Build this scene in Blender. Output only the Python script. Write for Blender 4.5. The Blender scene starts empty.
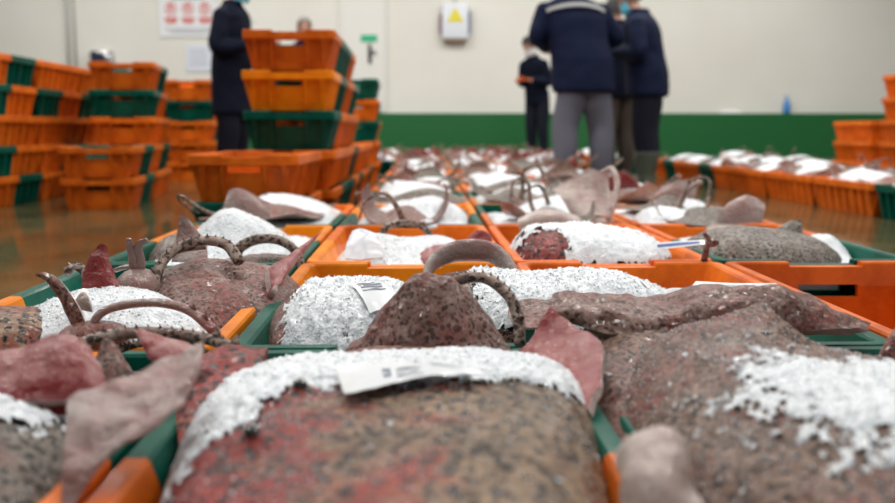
import bpy, math, random
from mathutils import Vector, Matrix, Euler, noise
random.seed(11)
COL = bpy.context.scene.collection
rad = math.radians

# ------------------------------------------------------------------ camera
F = 914.0
EYE = Vector((0, 0, .47))
ROT = Euler((rad(90 - 7.45), 0, rad(-1.41)))
RM = ROT.to_matrix()
cam = bpy.data.cameras.new('camera'); cam.sensor_width = 36; cam.lens = 36 * F / 895
cam.clip_start = .02; cam.clip_end = 100
cam.dof.use_dof = True; cam.dof.focus_distance = 1.45; cam.dof.aperture_fstop = 3.3
co = bpy.data.objects.new('camera', cam); COL.objects.link(co)
co.location = EYE; co.rotation_euler = ROT
sc = bpy.context.scene; sc.camera = co

def P(px, py, d):
    """point of the hall seen at photo position (px, py), d metres down the hall"""
    w = RM @ Vector(((px - 447.5) / F, -(py - 251.5) / F, -1))
    return EYE + w * (d / w.y)

# ------------------------------------------------------------------ mesh accumulator
class MB:
    def __init__(s): s.v = []; s.f = []; s.m = []
    def add(s, vs, fs, m=0):
        b = len(s.v); s.v += [Vector(v) for v in vs]
        s.f += [tuple(i + b for i in f) for f in fs]; s.m += [m] * len(fs)
    def grid(s, rows, m=0, closed=False, flip=False, capa=False, capb=False):
        n = len(rows[0]); vs = [p for r in rows for p in r]; fs = []
        k = n if closed else n - 1
        for i in range(len(rows) - 1):
            for j in range(k):
                a, b = i * n + j, i * n + (j + 1) % n
                q = (a, b, b + n, a + n)
                fs.append(q[::-1] if flip else q)
        if capa: fs.append(tuple(range(n))[::-1] if not flip else tuple(range(n)))
        if capb:
            q = tuple(range(len(vs) - n, len(vs))); fs.append(q if not flip else q[::-1])
        s.add(vs, fs, m)
    def box(s, c, d, m=0, mat=None):
        x, y, z = (q / 2 for q in d)
        vs = [Vector((a * x, b * y, e * z)) for e in (-1, 1) for a, b in ((-1, -1), (1, -1), (1, 1), (-1, 1))]
        if mat: vs = [mat @ v for v in vs]
        vs = [v + Vector(c) for v in vs]
        s.add(vs, [(3, 2, 1, 0), (4, 5, 6, 7), (0, 1, 5, 4), (1, 2, 6, 5), (2, 3, 7, 6), (3, 0, 4, 7)], m)
    def tube(s, path, radii, n=10, m=0, flat=1.0, fdir=None):
        path = [Vector(p) for p in path]; k = len(path)
        if not hasattr(radii, '__len__'): radii = [radii] * k
        rows = []; prev = None
        for i in range(k):
            t = (path[min(i + 1, k - 1)] - path[max(i - 1, 0)]).normalized()
            if prev is None:
                ref = Vector(fdir) if fdir else (Vector((0, 0, 1)) if abs(t.z) < .9 else Vector((0, 1, 0)))
                a = (ref - t * ref.dot(t)).normalized()
            else:
                a = (prev - t * prev.dot(t)).normalized()
            prev = a; b = t.cross(a)
            rows.append([path[i] + a * math.cos(q) * radii[i] * flat + b * math.sin(q) * radii[i]
                         for q in [2 * math.pi * j / n for j in range(n)]])
        s.grid(rows, m, closed=True, capa=True, capb=True)
    def ball(s, c, r, m=0, n=16, k=10, rot=None):
        c = Vector(c)
        if not hasattr(r, '__len__'): r = (r, r, r)
        rows = []
        for i in range(k + 1):
            ph = math.pi * (.001 + .998 * i / k)
            row = []
            for j in range(n):
                th = 2 * math.pi * j / n
                v = Vector((r[0] * math.sin(ph) * math.cos(th), r[1] * math.sin(ph) * math.sin(th), -r[2] * math.cos(ph)))
                row.append(c + (rot @ v if rot else v))
            rows.append(row)
        s.grid(rows, m, closed=True, capa=True, capb=True)
    def loft(s, secs, n=20, m=0):
        """secs: (centre, rx, ry) horizontal ellipses from the bottom up"""
        rows = [[Vector(c) + Vector((rx * math.cos(2 * math.pi * j / n), ry * math.sin(2 * math.pi * j / n), 0)) for j in range(n)]
                for c, rx, ry in secs]
        s.grid(rows, m, closed=True, capa=True, capb=True)
    def data(s, name, mats, smooth=True):
        me = bpy.data.meshes.new(name)
        me.from_pydata([tuple(v) for v in s.v], [], s.f); me.update()
        for m in mats: me.materials.append(m)
        for p, i in zip(me.polygons, s.m): p.material_index = i; p.use_smooth = smooth
        return me
    def build(s, name, mats, parent=None, smooth=True, loc=None):
        if not isinstance(mats, (list, tuple)): mats = [mats]
        return put(name, s.data(name, mats, smooth), parent, loc)

def put(name, me, parent=None, loc=None, rz=0):
    o = bpy.data.objects.new(name, me); COL.objects.link(o)
    if parent: o.parent = parent
    if loc is not None: o.location = loc
    o.rotation_euler.z = rz
    return o
def tag(o, label, cat, group=None, kind=None):
    o['label'] = label; o['category'] = cat
    if group: o['group'] = group
    if kind: o['kind'] = kind
    return o
def empty(name, loc=(0, 0, 0), rz=0):
    o = put(name, None, None, loc, rz); o.empty_display_size = .05
    return o
def struct(o): o['kind'] = 'structure'; return o

def baked(me, mods):
    """run modifiers on a mesh and give back the finished mesh"""
    o = bpy.data.objects.new('work', me); COL.objects.link(o); extra = []
    for typ, kw in mods:
        md = o.modifiers.new(typ, typ)
        for k, v in kw.items():
            if k == 'cut':
                c = bpy.data.objects.new('cut', v); COL.objects.link(c); extra.append(c); md.object = c
            else: setattr(md, k, v)
    dg = bpy.context.evaluated_depsgraph_get(); dg.update()
    out = bpy.data.meshes.new_from_object(o.evaluated_get(dg), preserve_all_data_layers=True, depsgraph=dg)
    for c in extra + [o]: bpy.data.objects.remove(c)
    return out

# ------------------------------------------------------------------ smooth control nets
def cr(p, t):
    n = len(p) - 1; x = max(0, min(n - 1e-6, t * n)); i = int(x); f = x - i
    a = p[i - 1] if i > 0 else p[0] * 2 - p[1]
    b, c = p[i], p[i + 1]
    d = p[i + 2] if i + 2 <= n else p[n] * 2 - p[n - 1]
    return .5 * (2 * b + (c - a) * f + (2 * a - 5 * b + 4 * c - d) * f * f + (3 * b - a - 3 * c + d) * f ** 3)
def spline(pts, n):
    pts = [Vector(p) for p in pts]
    return [cr(pts, i / (n - 1)) for i in range(n)]
def net(ctrl):
    ctrl = [[Vector(p) for p in r] for r in ctrl]
    return lambda u, v: cr([cr(r, u) for r in ctrl], v)
def flap(mb, ctrl, nu=30, nv=18, thick=.007, edge=.0012, ripple=.002, mt=0, mbm=1, seed=0, thin=(1, 1, 1, 0)):
    """wing: a smooth sheet with real thickness, thinning to its free edges. thin = taper at u0,u1,v0,v1"""
    S = net(ctrl); top = []; bot = []
    for j in range(nv + 1):
        rt = []; rb = []
        for i in range(nu + 1):
            u, v = i / nu, j / nv
            p = S(u, v); e = 1e-3
            du = S(min(1, u + e), v) - S(max(0, u - e), v); dv = S(u, min(1, v + e)) - S(u, max(0, v - e))
            n = du.cross(dv)
            n = n.normalized() if n.length > 1e-12 else Vector((0, 0, 1))
            k = 1
            for q, on in zip((u, 1 - u, v, 1 - v), thin):
                if on: k = min(k, (min(1, q / .35)) ** .6)
            t = edge + (thick - edge) * k
            p = p + n * ripple * noise.noise(p * 45 + Vector((seed, 0, 0))) * 1.5
            rt.append(p + n * t / 2); rb.append(p - n * t / 2)
        top.append(rt); bot.append(rb)
    mb.grid(top, mt); mb.grid(bot, mbm, flip=True)
    ring = lambda g: g[0][:] + [r[-1] for r in g[1:]] + g[-1][-2::-1] + [r[0] for r in g[-2:0:-1]]
    a, b = ring(top), ring(bot)
    mb.grid([b, a], mbm, closed=True)

# ------------------------------------------------------------------ materials
def mat(name):
    m = bpy.data.materials.new(name); m.use_nodes = True
    return m, m.node_tree.nodes, m.node_tree.links, m.node_tree.nodes['Principled BSDF']
def plain(name, col, rough=.5, metal=0, spec=None, coat=0, emit=0):
    m, N, L, b = mat(name)
    b.inputs['Base Color'].default_value = (*col, 1); b.inputs['Roughness'].default_value = rough
    b.inputs['Metallic'].default_value = metal; b.inputs['Specular IOR Level'].default_value = (.12 if rough > .7 else .45) if spec is None else spec
    b.inputs['Coat Weight'].default_value = coat
    return m
def nd(N, typ, **kw):
    n = N.new(typ)
    for k, v in kw.items():
        if k in n.inputs: n.inputs[k].default_value = v
        else: setattr(n, k, v)
    return n
def ramp(N, L, src, stops):
    r = N.new('ShaderNodeValToRGB'); L.new(src, r.inputs[0])
    e = r.color_ramp.elements
    while len(e) < len(stops): e.new(.5)
    for q, (p, c) in zip(e, stops): q.position = p; q.color = (*c, 1)
    return r.outputs[0]
def mix(N, L, f, a, b, blend='MIX'):
    m = N.new('ShaderNodeMix'); m.data_type = 'RGBA'; m.blend_type = blend
    for i, s in ((0, f), (6, a), (7, b)):
        if hasattr(s, 'links'): L.new(s, m.inputs[i])
        elif isinstance(s, (int, float)): m.inputs[i].default_value = s
        else: m.inputs[i].default_value = (*s, 1)
    return m.outputs[2]

def plastic(name, c, dark, gloss=.32):
    m, N, L, b = mat(name)
    tc = N.new('ShaderNodeTexCoord'); oi = N.new('ShaderNodeObjectInfo')
    n1 = nd(N, 'ShaderNodeTexNoise', Scale=9.0, Detail=6.0, Roughness=.65); L.new(tc.outputs['Object'], n1.inputs[0])
    col = ramp(N, L, n1.outputs[0], [(.32, dark), (.6, c)])
    n2 = nd(N, 'ShaderNodeTexNoise', Scale=70.0, Detail=4.0); L.new(tc.outputs['Object'], n2.inputs[0])
    dirt = ramp(N, L, n2.outputs[0], [(.66, (0, 0, 0)), (.78, (1, 1, 1))])
    mul = N.new('ShaderNodeMath'); mul.operation = 'MULTIPLY'; L.new(dirt, mul.inputs[0]); mul.inputs[1].default_value = .35
    col = mix(N, L, mul.outputs[0], col, tuple(x * .35 for x in dark))
    hs = N.new('ShaderNodeHueSaturation'); L.new(col, hs.inputs['Color'])
    mr = nd(N, 'ShaderNodeMapRange'); L.new(oi.outputs['Random'], mr.inputs[0]); mr.inputs[3].default_value = .85; mr.inputs[4].default_value = 1.12
    L.new(mr.outputs[0], hs.inputs['Value']); L.new(hs.outputs[0], b.inputs['Base Color'])
    b.inputs['Roughness'].default_value = .42; b.inputs['Specular IOR Level'].default_value = .06; b.inputs['Coat Weight'].default_value = .12; b.inputs['Coat Roughness'].default_value = .1
    bp = nd(N, 'ShaderNodeBump', Strength=.15, Distance=.002); L.new(n2.outputs[0], bp.inputs['Height']); L.new(bp.outputs[0], b.inputs['Normal'])
    return m

def skin(name, base, pale, dark, red, redamt=.5, spot=150., wet=.3, bump=1., grad=None):
    m, N, L, b = mat(name)
    tc = N.new('ShaderNodeTexCoord'); oi = N.new('ShaderNodeObjectInfo')
    off = N.new('ShaderNodeVectorMath'); off.operation = 'ADD'
    sc_ = N.new('ShaderNodeMath'); sc_.operation = 'MULTIPLY'; L.new(oi.outputs['Random'], sc_.inputs[0]); sc_.inputs[1].default_value = 0. if grad else 7.
    L.new(tc.outputs['Object'], off.inputs[0]); L.new(sc_.outputs[0], off.inputs[1]); V = off.outputs[0]
    nb = nd(N, 'ShaderNodeTexNoise', Scale=7.0, Detail=4.0, Roughness=.6); L.new(V, nb.inputs[0])
    ns = nd(N, 'ShaderNodeTexNoise', Scale=spot * 2.2, Detail=3.0, Roughness=.6); L.new(V, ns.inputs[0])
    nm = nd(N, 'ShaderNodeTexNoise', Scale=38.0, Detail=5.0, Roughness=.65); L.new(V, nm.inputs[0])
    nr = nd(N, 'ShaderNodeTexNoise', Scale=11.0, Detail=5.0, Roughness=.7); L.new(off.outputs[0], nr.inputs[0])
    c = ramp(N, L, nm.outputs[0], [(.40, pale), (.58, base)])
    if grad:      # the flush is on one side of the fish
        sx = N.new('ShaderNodeSeparateXYZ'); L.new(tc.outputs['Object'], sx.inputs[0])
        mr = nd(N, 'ShaderNodeMapRange'); L.new(sx.outputs[0], mr.inputs[0]); mr.inputs[1].default_value = grad[0]; mr.inputs[2].default_value = grad[1]
        mr.inputs[3].default_value = .16; mr.inputs[4].default_value = -.2
        sm = N.new('ShaderNodeMath'); L.new(nr.outputs[0], sm.inputs[0]); L.new(mr.outputs[0], sm.inputs[1]); rsrc = sm.outputs[0]
    else: rsrc = nr.outputs[0]
    rr = ramp(N, L, rsrc, [(.62 - redamt * .3, (0, 0, 0)), (.8 - redamt * .3, (1, 1, 1))])
    c = mix(N, L, rr, c, red)
    dv = N.new('ShaderNodeVectorMath'); dv.operation = 'MULTIPLY_ADD'; L.new(nm.outputs['Color'], dv.inputs[0]); dv.inputs[1].default_value = (.03, .03, .03); L.new(V, dv.inputs[2])
    vo = nd(N, 'ShaderNodeTexVoronoi', Scale=spot, Randomness=1.0); L.new(dv.outputs[0], vo.inputs['Vector'])
    c = mix(N, L, ramp(N, L, vo.outputs['Distance'], [(.36, (1, 1, 1)), (.5, (0, 0, 0))]), c, dark)
    c = mix(N, L, ramp(N, L, ns.outputs[0], [(.56, (0, 0, 0)), (.64, (.6, .6, .6))]), c, dark)
    c = mix(N, L, ramp(N, L, nb.outputs[0], [(.35, (.35, .35, .35)), (.6, (0, 0, 0))]), c, dark)
    L.new(c, b.inputs['Base Color'])
    b.inputs['Roughness'].default_value = .5; b.inputs['Specular IOR Level'].default_value = .1; b.inputs['Coat Weight'].default_value = .42; b.inputs['Coat IOR'].default_value = 1.5; b.inputs['Coat Roughness'].default_value = .1
    b.inputs['Subsurface Weight'].default_value = 0
    h1 = nd(N, 'ShaderNodeTexNoise', Scale=95.0, Detail=1.0, Roughness=.5); L.new(tc.outputs['Object'], h1.inputs[0])
    h2 = nd(N, 'ShaderNodeTexNoise', Scale=52.0, Detail=1.0); L.new(tc.outputs['Object'], h2.inputs[0])
    ad = N.new('ShaderNodeMath'); ad.operation = 'ADD'; L.new(h1.outputs[0], ad.inputs[0]); L.new(h2.outputs[0], ad.inputs[1])
    bp = nd(N, 'ShaderNodeBump', Strength=bump, Distance=.014); L.new(ad.outputs[0], bp.inputs['Height'])
    b2 = nd(N, 'ShaderNodeBump', Strength=.25, Distance=.003); L.new(ad.outputs[0], b2.inputs['Height'])
    L.new(b2.outputs[0], b.inputs['Normal']); L.new(bp.outputs[0], b.inputs['Coat Normal'])
    return m

def belly_mat(name, pale, pink, red, wet=.28, scale=9.):
    m, N, L, b = mat(name)
    tc = N.new('ShaderNodeTexCoord')
    n1 = nd(N, 'ShaderNodeTexNoise', Scale=scale, Detail=5.0, Roughness=.6); L.new(tc.outputs['Object'], n1.inputs[0])
    c = ramp(N, L, n1.outputs[0], [(.38, pale), (.55, pink), (.72, red)])
    L.new(c, b.inputs['Base Color']); b.inputs['Roughness'].default_value = .5; b.inputs['Specular IOR Level'].default_value = .1; b.inputs['Coat Weight'].default_value = .6; b.inputs['Coat IOR'].default_value = 1.5; b.inputs['Coat Roughness'].default_value = .07
    h = nd(N, 'ShaderNodeTexNoise', Scale=70.0, Detail=3.0, Roughness=.6); L.new(tc.outputs['Object'], h.inputs[0])
    bp = nd(N, 'ShaderNodeBump', Strength=.8, Distance=.006); L.new(h.outputs[0], bp.inputs['Height'])
    L.new(bp.outputs[0], b.inputs['Normal']); L.new(bp.outputs[0], b.inputs['Coat Normal'])
    return m

def ice_mat():
    m, N, L, b = mat('crushed_ice')
    tc = N.new('ShaderNodeTexCoord')
    v = nd(N, 'ShaderNodeTexVoronoi', Scale=190.0); L.new(tc.outputs['Object'], v.inputs['Vector'])
    n = nd(N, 'ShaderNodeTexNoise', Scale=95.0, Detail=5.0, Roughness=.7); L.new(tc.outputs['Object'], n.inputs[0])
    c = ramp(N, L, n.outputs[0], [(.25, (.56, .6, .64)), (.5, (.76, .79, .82))])
    L.new(c, b.inputs['Base Color'])
    b.inputs['Roughness'].default_value = .35; b.inputs['Coat Weight'].default_value = .4; b.inputs['Subsurface Weight'].default_value = .35; b.inputs['Subsurface Radius'].default_value = (.012, .014, .016); b.inputs['Subsurface Scale'].default_value = 1.
    b.inputs['Transmission Weight'].default_value = .0; b.inputs['IOR'].default_value = 1.31
    ad = N.new('ShaderNodeMath'); ad.operation = 'ADD'; L.new(v.outputs['Distance'], ad.inputs[0]); L.new(n.outputs[0], ad.inputs[1])
    bp = nd(N, 'ShaderNodeBump', Strength=.5, Distance=.003); L.new(ad.outputs[0], bp.inputs['Height'])
    L.new(bp.outputs[0], b.inputs['Normal']); L.new(bp.outputs[0], b.inputs['Coat Normal'])
    return m

ORANGE = plastic('orange_plastic', (.76, .165, .014), (.5, .085, .008))
AMBER = plastic('amber_plastic', (.84, .25, .008), (.64, .15, .005))
GREEN = plastic('green_plastic', (.002, .095, .062), (.001, .05, .034))
SKIN = skin('speckled_skin', (.18, .105, .075), (.31, .205, .155), (0.023, 0.016, 0.014), (0.231, 0.050, 0.038), .5)
SKIN_RED = skin('reddish_skin', (.19, .12, .07), (.36, .235, .145), (.012, .008, .006), (.29, .026, .018), .68, spot=84., grad=(-.13, .17))
SKIN_GREY = skin('grey_skin', (0.169, 0.137, 0.108), (0.277, 0.230, 0.189), (0.027, 0.022, 0.019), (0.231, 0.079, 0.063), .3, spot=110.)
SKIN_PINK = skin('pink_brown_skin', (0.231, 0.122, 0.098), (0.323, 0.209, 0.175), (0.077, 0.040, 0.031), (0.277, 0.065, 0.052), .6, spot=130.)
TAIL = skin('spotted_tail_skin', (0.277, 0.187, 0.147), (0.423, 0.324, 0.265), (0.054, 0.032, 0.024), (0.261, 0.086, 0.063), .25, spot=90.)
BELLY = belly_mat('pale_belly', (0.529, 0.443, 0.398), (0.410, 0.303, 0.270), (0.290, 0.123, 0.111))
BELLY_RED = belly_mat('raw_red_belly', (0.307, 0.082, 0.072), (0.222, 0.016, 0.017), (0.137, 0.008, 0.011))
BELLY_GREY = belly_mat('wet_grey_belly', (0.290, 0.230, 0.207), (0.290, 0.164, 0.143), (0.239, 0.066, 0.060))
ICE = ice_mat()
PAPER = plain('tag_paper', (.74, .76, .78), .35, coat=.3)
INK = plain('tag_ink', (.16, .18, .24), .6)
BLUEINK = plain('blue_ink', (.1, .14, .4), .6)
EYE_M = plain('ray_eye', (.015, .012, .012), .08, coat=1)

# ------------------------------------------------------------------ the hall
def floor_mat():
    m, N, L, b = mat('wet_floor')
    tc = N.new('ShaderNodeTexCoord')
    n = nd(N, 'ShaderNodeTexNoise', Scale=1.3, Detail=6.0, Roughness=.6); L.new(tc.outputs['Object'], n.inputs[0])
    n2 = nd(N, 'ShaderNodeTexNoise', Scale=14.0, Detail=5.0); L.new(tc.outputs['Object'], n2.inputs[0])
    c = ramp(N, L, n.outputs[0], [(.35, (.05, .045, .02)), (.65, (.12, .1, .045))])
    L.new(c, b.inputs['Base Color'])
    L.new(ramp(N, L, n2.outputs[0], [(.35, (.05, .05, .05)), (.7, (.16, .16, .16))]), b.inputs['Roughness'])
    bp = nd(N, 'ShaderNodeBump', Strength=.12, Distance=.004); L.new(n2.outputs[0], bp.inputs['Height']); L.new(bp.outputs[0], b.inputs['Normal'])
    return m
def wall_mat():
    m, N, L, b = mat('painted_wall')
    tc = N.new('ShaderNodeTexCoord')
    n = nd(N, 'ShaderNodeTexNoise', Scale=.7, Detail=5.0, Roughness=.6); L.new(tc.outputs['Object'], n.inputs[0])
    L.new(ramp(N, L, n.outputs[0], [(.3, (.66, .64, .58)), (.7, (.73, .71, .66))]), b.inputs['Base Color'])
    b.inputs['Roughness'].default_value = .45
    return m
WALL = wall_mat()
DADO = plain('green_wall_paint', (.012, .11, .03), .35)
mb = MB(); mb.box((0, 8, -.05), (24, 18, .1)); struct(mb.build('floor', floor_mat(), smooth=False))
mb = MB(); mb.box((0, 15.1, 1.65), (24, .2, 3.5)); struct(mb.build('wall_back', WALL, smooth=False))
DARKW = plain('added_dark_cladding', (.035, .04, .045), .7)  # unseen dark upper wall, added to cut bright reflections on fish and crates
mb = MB(); mb.box((0, 15.1, 4.8), (24, .2, 2.8))
for i in range(60): mb.box((-11.8 + .4 * i, 14.98, 4.8), (.12, .05, 2.8))
struct(mb.build('added_dark_wall_top', DARKW, smooth=False))
mb = MB(); mb.box((-12.1, 7.1, 1.65), (.2, 16, 3.5)); struct(mb.build('wall_left', WALL, smooth=False))
mb = MB(); mb.box((12.1, 7.1, 1.65), (.2, 16, 3.5)); struct(mb.build('wall_right', WALL, smooth=False))
mb = MB(); mb.box((0, 14.92, .385), (24, .18, .77)); struct(mb.build('baseboard_back', DADO, smooth=False))
mb = MB()
for x in (-5.66, -5.55): mb.tube([(x, 14.96, .77), (x, 14.96, 3.4)], .022, 10)
struct(mb.build('trim_1', plain('conduit_grey', (.4, .4, .38), .4)))
# door leaf with its frame, lock plate and green notice
dr = MB(); dr.box((-.98, 14.985, 1.95), (.66, .03, 2.3))
for x in (-1.33, -.63): dr.box((x, 14.975, 1.95), (.04, .04, 2.36))
door = struct(dr.build('door_1', plain('door_white', (.7, .69, .65), .4), smooth=False))
h = MB(); HX, HZ = P(370, 54, 15).x, P(370, 54, 15).z; h.box((HX, 14.96, HZ), (.055, .02, .3)); h.tube([(HX, 14.93, HZ + .03), (HX + .1, 14.92, HZ + .03)], .016, 8)
h.tube([(HX, 14.96, HZ + .03), (HX, 14.92, HZ + .03)], .014, 8)
h.build('door_handle', plain('dark_steel', (.06, .06, .065), .35), door)

def text(name, body, size, loc, material, parent=None, rz=0, sx=1):
    cu = bpy.data.curves.new(name, 'FONT'); cu.body = body; cu.size = size; cu.extrude = .001; cu.align_x = 'CENTER'; cu.align_y = 'CENTER'
    o = bpy.data.objects.new(name, cu); COL.objects.link(o); dg = bpy.context.evaluated_depsgraph_get(); dg.update()
    me = bpy.data.meshes.new_from_object(o.evaluated_get(dg), depsgraph=dg); bpy.data.objects.remove(o)
    me.transform(Matrix.Translation(loc) @ Matrix.Rotation(rz, 4, 'Z') @ Matrix.Rotation(rad(90), 4, 'X') @ Matrix.Diagonal((sx, 1, 1, 1)))
    me.materials.clear(); me.materials.append(material)
    return put(name, me, parent)
def wp(px, py, y=14.99): return P(px, py, y)

g = MB(); p = wp(369, 38.5); g.box((p.x, 14.965, p.z), (.26, .01, .11))
tag(g.build('exit_sign', plain('sign_green', (.02, .4, .2), .4), smooth=False), 'small green notice on the white door above the lever handle', 'sign')
# safety poster
p = wp(188, 12); po = empty('wall_mounted_poster', (p.x, 14.99, p.z))
g = MB(); g.box((0, -.006, 0), (.92, .008, .78)); g.build('poster_sheet', plain('poster_white', (.72, .73, .75), .5), po, smooth=False)
RED = plain('poster_red', (.6, .07, .05), .5)
for k in range(3):
    g = MB(); x = -.27 + k * .27
    rows = []
    for r in (.075, .1):
        rows.append([Vector((x + r * math.cos(a) * .9, -.012, .05 + r * math.sin(a))) for a in [2 * math.pi * q / 24 for q in range(24)]])
    g.grid(rows, 0, closed=True)
    g.box((x, -.012, .06), (.05, .004, .09)); g.box((x, -.012, -.11), (.2, .004, .045)); g.box((x, -.012, -.165), (.16, .004, .03))
    g.build('pictogram', RED, po, smooth=False)
g = MB()
for k, w in enumerate((.7, .5)): g.box((0, -.012, .27 - k * .06), (w, .003, .02))
for k, w in enumerate((.72, .6)): g.box((0, -.012, -.27 - k * .05), (w, .003, .015))
g.build('printed_lines', INK, po, smooth=False)
tag(po, 'white safety poster with three red pictograms on the back wall', 'poster')
p = wp(199, 58); po = empty('wall_mounted_notice', (p.x, 14.99, p.z))
g = MB(); g.box((0, -.006, 0), (.4, .006, .42)); g.build('notice_sheet', plain('notice_white', (.66, .69, .77), .5), po, smooth=False)
g = MB()
for k in range(6): g.box((-.02 * (k % 2), -.011, .13 - k * .05), (.28, .003, .008))
g.build('printed_lines', INK, po, smooth=False)
tag(po, 'small pale paper notice taped below the safety poster', 'notice')
# insect-killer style wall cabinet with warning triangle
p = wp(455, 22); cb = empty('wall_cabinet', (p.x, 15.0, p.z))
g = MB(); g.box((0, -.07, 0), (.42, .14, .56)); me = baked(g.data('w', [plain('cabinet_white', (.68, .71, .76), .35)]), [('BEVEL', dict(width=.03, segments=3))])
put('cabinet_body', me, cb)
g = MB(); g.add([(-.13, -.143, -.01), (.13, -.143, -.01), (0, -.143, .22), (-.13, -.15, -.01), (.13, -.15, -.01), (0, -.15, .22)], [(3, 4, 5), (0, 3, 5, 2), (4, 1, 2, 5), (0, 1, 4, 3)])
g.build('warning_triangle', plain('warning_yellow', (.72, .62, .02), .4), cb, smooth=False)
g = MB(); g.box((-.225, -.06, -.04), (.04, .08, .3)); g.build('side_clip', plain('clip_maroon', (.2, .04, .08), .4), cb, smooth=False)
g = MB(); g.box((.225, -.06, -.02), (.04, .08, .34)); g.build('side_clip', plain('clip_slate', (.08, .12, .2), .4), cb, smooth=False)
g = MB(); g.box((0, -.06, -.3), (.36, .1, .05)); g.build('drip_tray', plain('tray_brown', (.25, .16, .1), .5), cb, smooth=False)
g = MB(); g.tube([(0, -.05, .27), (0, -.05, .34), (-.02, -.03, .6)], .012, 8); g.build('cable', plain('cable_grey', (.45, .45, .45), .5), cb)
tag(cb, 'white wall cabinet with yellow warning triangle high on the back wall', 'cabinet')
# chrome dispenser above the left crate stacks
p = wp(104, 61); ds = empty('soap_dispenser', (p.x, 15.0, p.z))
CH = plain('chrome', (.55, .55, .56), .15, metal=1); BK = plain('black_plastic', (.02, .025, .05), .3)
g = MB(); g.box((0, -.09, 0), (.34, .18, .3)); put('dispenser_case', baked(g.data('w', [CH]), [('BEVEL', dict(width=.03, segments=3))]), ds)
g = MB(); g.box((-.04, -.185, .03), (.2, .02, .14)); g.build('front_window', BK, ds, smooth=False)
g = MB(); g.tube([(.13, -.16, -.13), (.13, -.16, .14)], .03, 12); g.build('side_roller', CH, ds)
tag(ds, 'chrome dispenser with dark front window on the wall above left crates', 'dispenser')
# bottle and cloth on the ledge
p = P(787, 112, 14.9); bt = empty('spray_bottle', (p.x, 14.91, .77))
BL = plain('blue_bottle', (.05, .22, .55), .25)
g = MB(); g.loft([((0, 0, 0), .05, .05), ((0, 0, .01), .056, .056), ((0, 0, .16), .056, .056), ((0, 0, .2), .035, .035), ((0, 0, .23), .018, .018), ((0, 0, .25), .018, .018)]); g.build('bottle_body', BL, bt)
g = MB(); g.box((0, 0, .265), (.03, .03, .04)); g.box((-.03, 0, .28), (.07, .022, .025)); g.box((-.03, 0, .25), (.008, .015, .04)); g.build('spray_head', plain('spray_head', (.4, .5, .62), .4), bt, smooth=False)
tag(bt, 'blue spray bottle standing on the green wall ledge', 'bottle')
p = P(731, 111, 14.9)
g = MB(); S = [[Vector((p.x - .2 + .4 * i / 12, 14.86 + .1 * j / 5, .775 + .05 * math.sin(math.pi * i / 12) * math.sin(math.pi * (j + .3) / 5.6) + .012 * noise.noise(Vector((i * .5, j * .7, 0))))) for i in range(13)] for j in range(6)]
B = [[Vector((q.x, q.y, .7715)) for q in r] for r in S]
g.grid(S); g.grid(B, flip=True); rg = lambda q: q[0][:] + [r[-1] for r in q[1:]] + q[-1][-2::-1] + [r[0] for r in q[-2:0:-1]]; g.grid([rg(B), rg(S)], closed=True)
tag(g.build('folded_cloth', plain('cloth_white', (.75, .75, .74), .8)), 'folded white cloth lying on the green wall ledge', 'cloth')

# ------------------------------------------------------------------ crates
HW, HL, CH_ = .2225, .397, .19
def plan(n):
    hx, hy, r = HW + n, HL + n, max(.01, .032 + n); o = [Vector((hx, 0, 0))]
    for sx, a0 in ((1, 0), (-1, 90)):
        for q in range(6):
            a = rad(a0 + 18 * q); o.append(Vector((sx * (hx - r) + r * math.cos(a), hy - r + r * math.sin(a), 0)))
    o.append(Vector((-hx, 0, 0))); return o
PROF = [(-.052, 0), (-.027, .142), (-.004, .146), (0, .15), (0, .186), (-.003, .19), (-.021, .19), (-.025, .186), (-.04, .14), (-.062, .01), (-.062, 0)]
def half_mesh(sign, name, material):
    loops = [[v + Vector((0, 0, z)) for v in plan(n)] for n, z in PROF]
    rows = [[l[i] for l in loops] for i in range(len(loops[0]))]
    g = MB(); g.grid(rows, closed=True, capa=True, capb=True)
    me = g.data(name, [material], False)
    c = MB(); c.box((0, HL, .1), (.2, .2, 0.0001)); c = MB()
    c.box((0, HL, .13), (.13, .3, .026)); c.box((0, HL, .195), (.16, .3, .03))
    for x in (-.19, .19): c.box((x * .6, HL + .012, .128), (.03, .02, .02))
    me = baked(me, [('BOOLEAN', dict(cut=c.data('c', [material], False), operation='DIFFERENCE', solver='EXACT')),
                    ('BEVEL', dict(width=.0018, segments=2, limit_method='ANGLE', angle_limit=rad(35)))])
    g = MB(); g.v = [v.co.copy() for v in me.vertices]; g.f = [tuple(p.vertices) for p in me.polygons]; g.m = [0] * len(g.f)
    g.box((0, (HL - .058) / 2, .006), (2 * (HW - .058), HL - .058, .012))
    def rib(cx, cy, nx, ny, w):      # tapering buttress from the foot to the lip
        t = Vector((-ny, nx, 0)); n = Vector((nx, ny, 0)); vs = []
        for z, o_, i_ in ((.002, -.044, -.056), (.147, -.006, -.034)):
            for s, d in ((-1, i_), (1, i_), (1, o_), (-1, o_)):
                vs.append(Vector((cx, cy, z)) + t * s * w / 2 + n * d)
        g.add(vs, [(3, 2, 1, 0), (4, 5, 6, 7), (0, 1, 5, 4), (1, 2, 6, 5), (2, 3, 7, 6), (3, 0, 4, 7)])
    for x in (-.165, -.085, .085, .165): rib(x, HL, 0, 1, .026 if abs(x) > .1 else .014)
    for s in (-1, 1):
        for y, w in ((.05, .012), (.15, .03), (.25, .012), (.34, .03)): rib(s * HW, y, s, 0, w)
    g.box((0, HL - .012, .152), (.14, .02, .006))
    if sign < 0:
        for v in g.v: v.x, v.y = -v.x, -v.y
    me = g.data(name, [material], False)
    return me
HALF = {}
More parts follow.
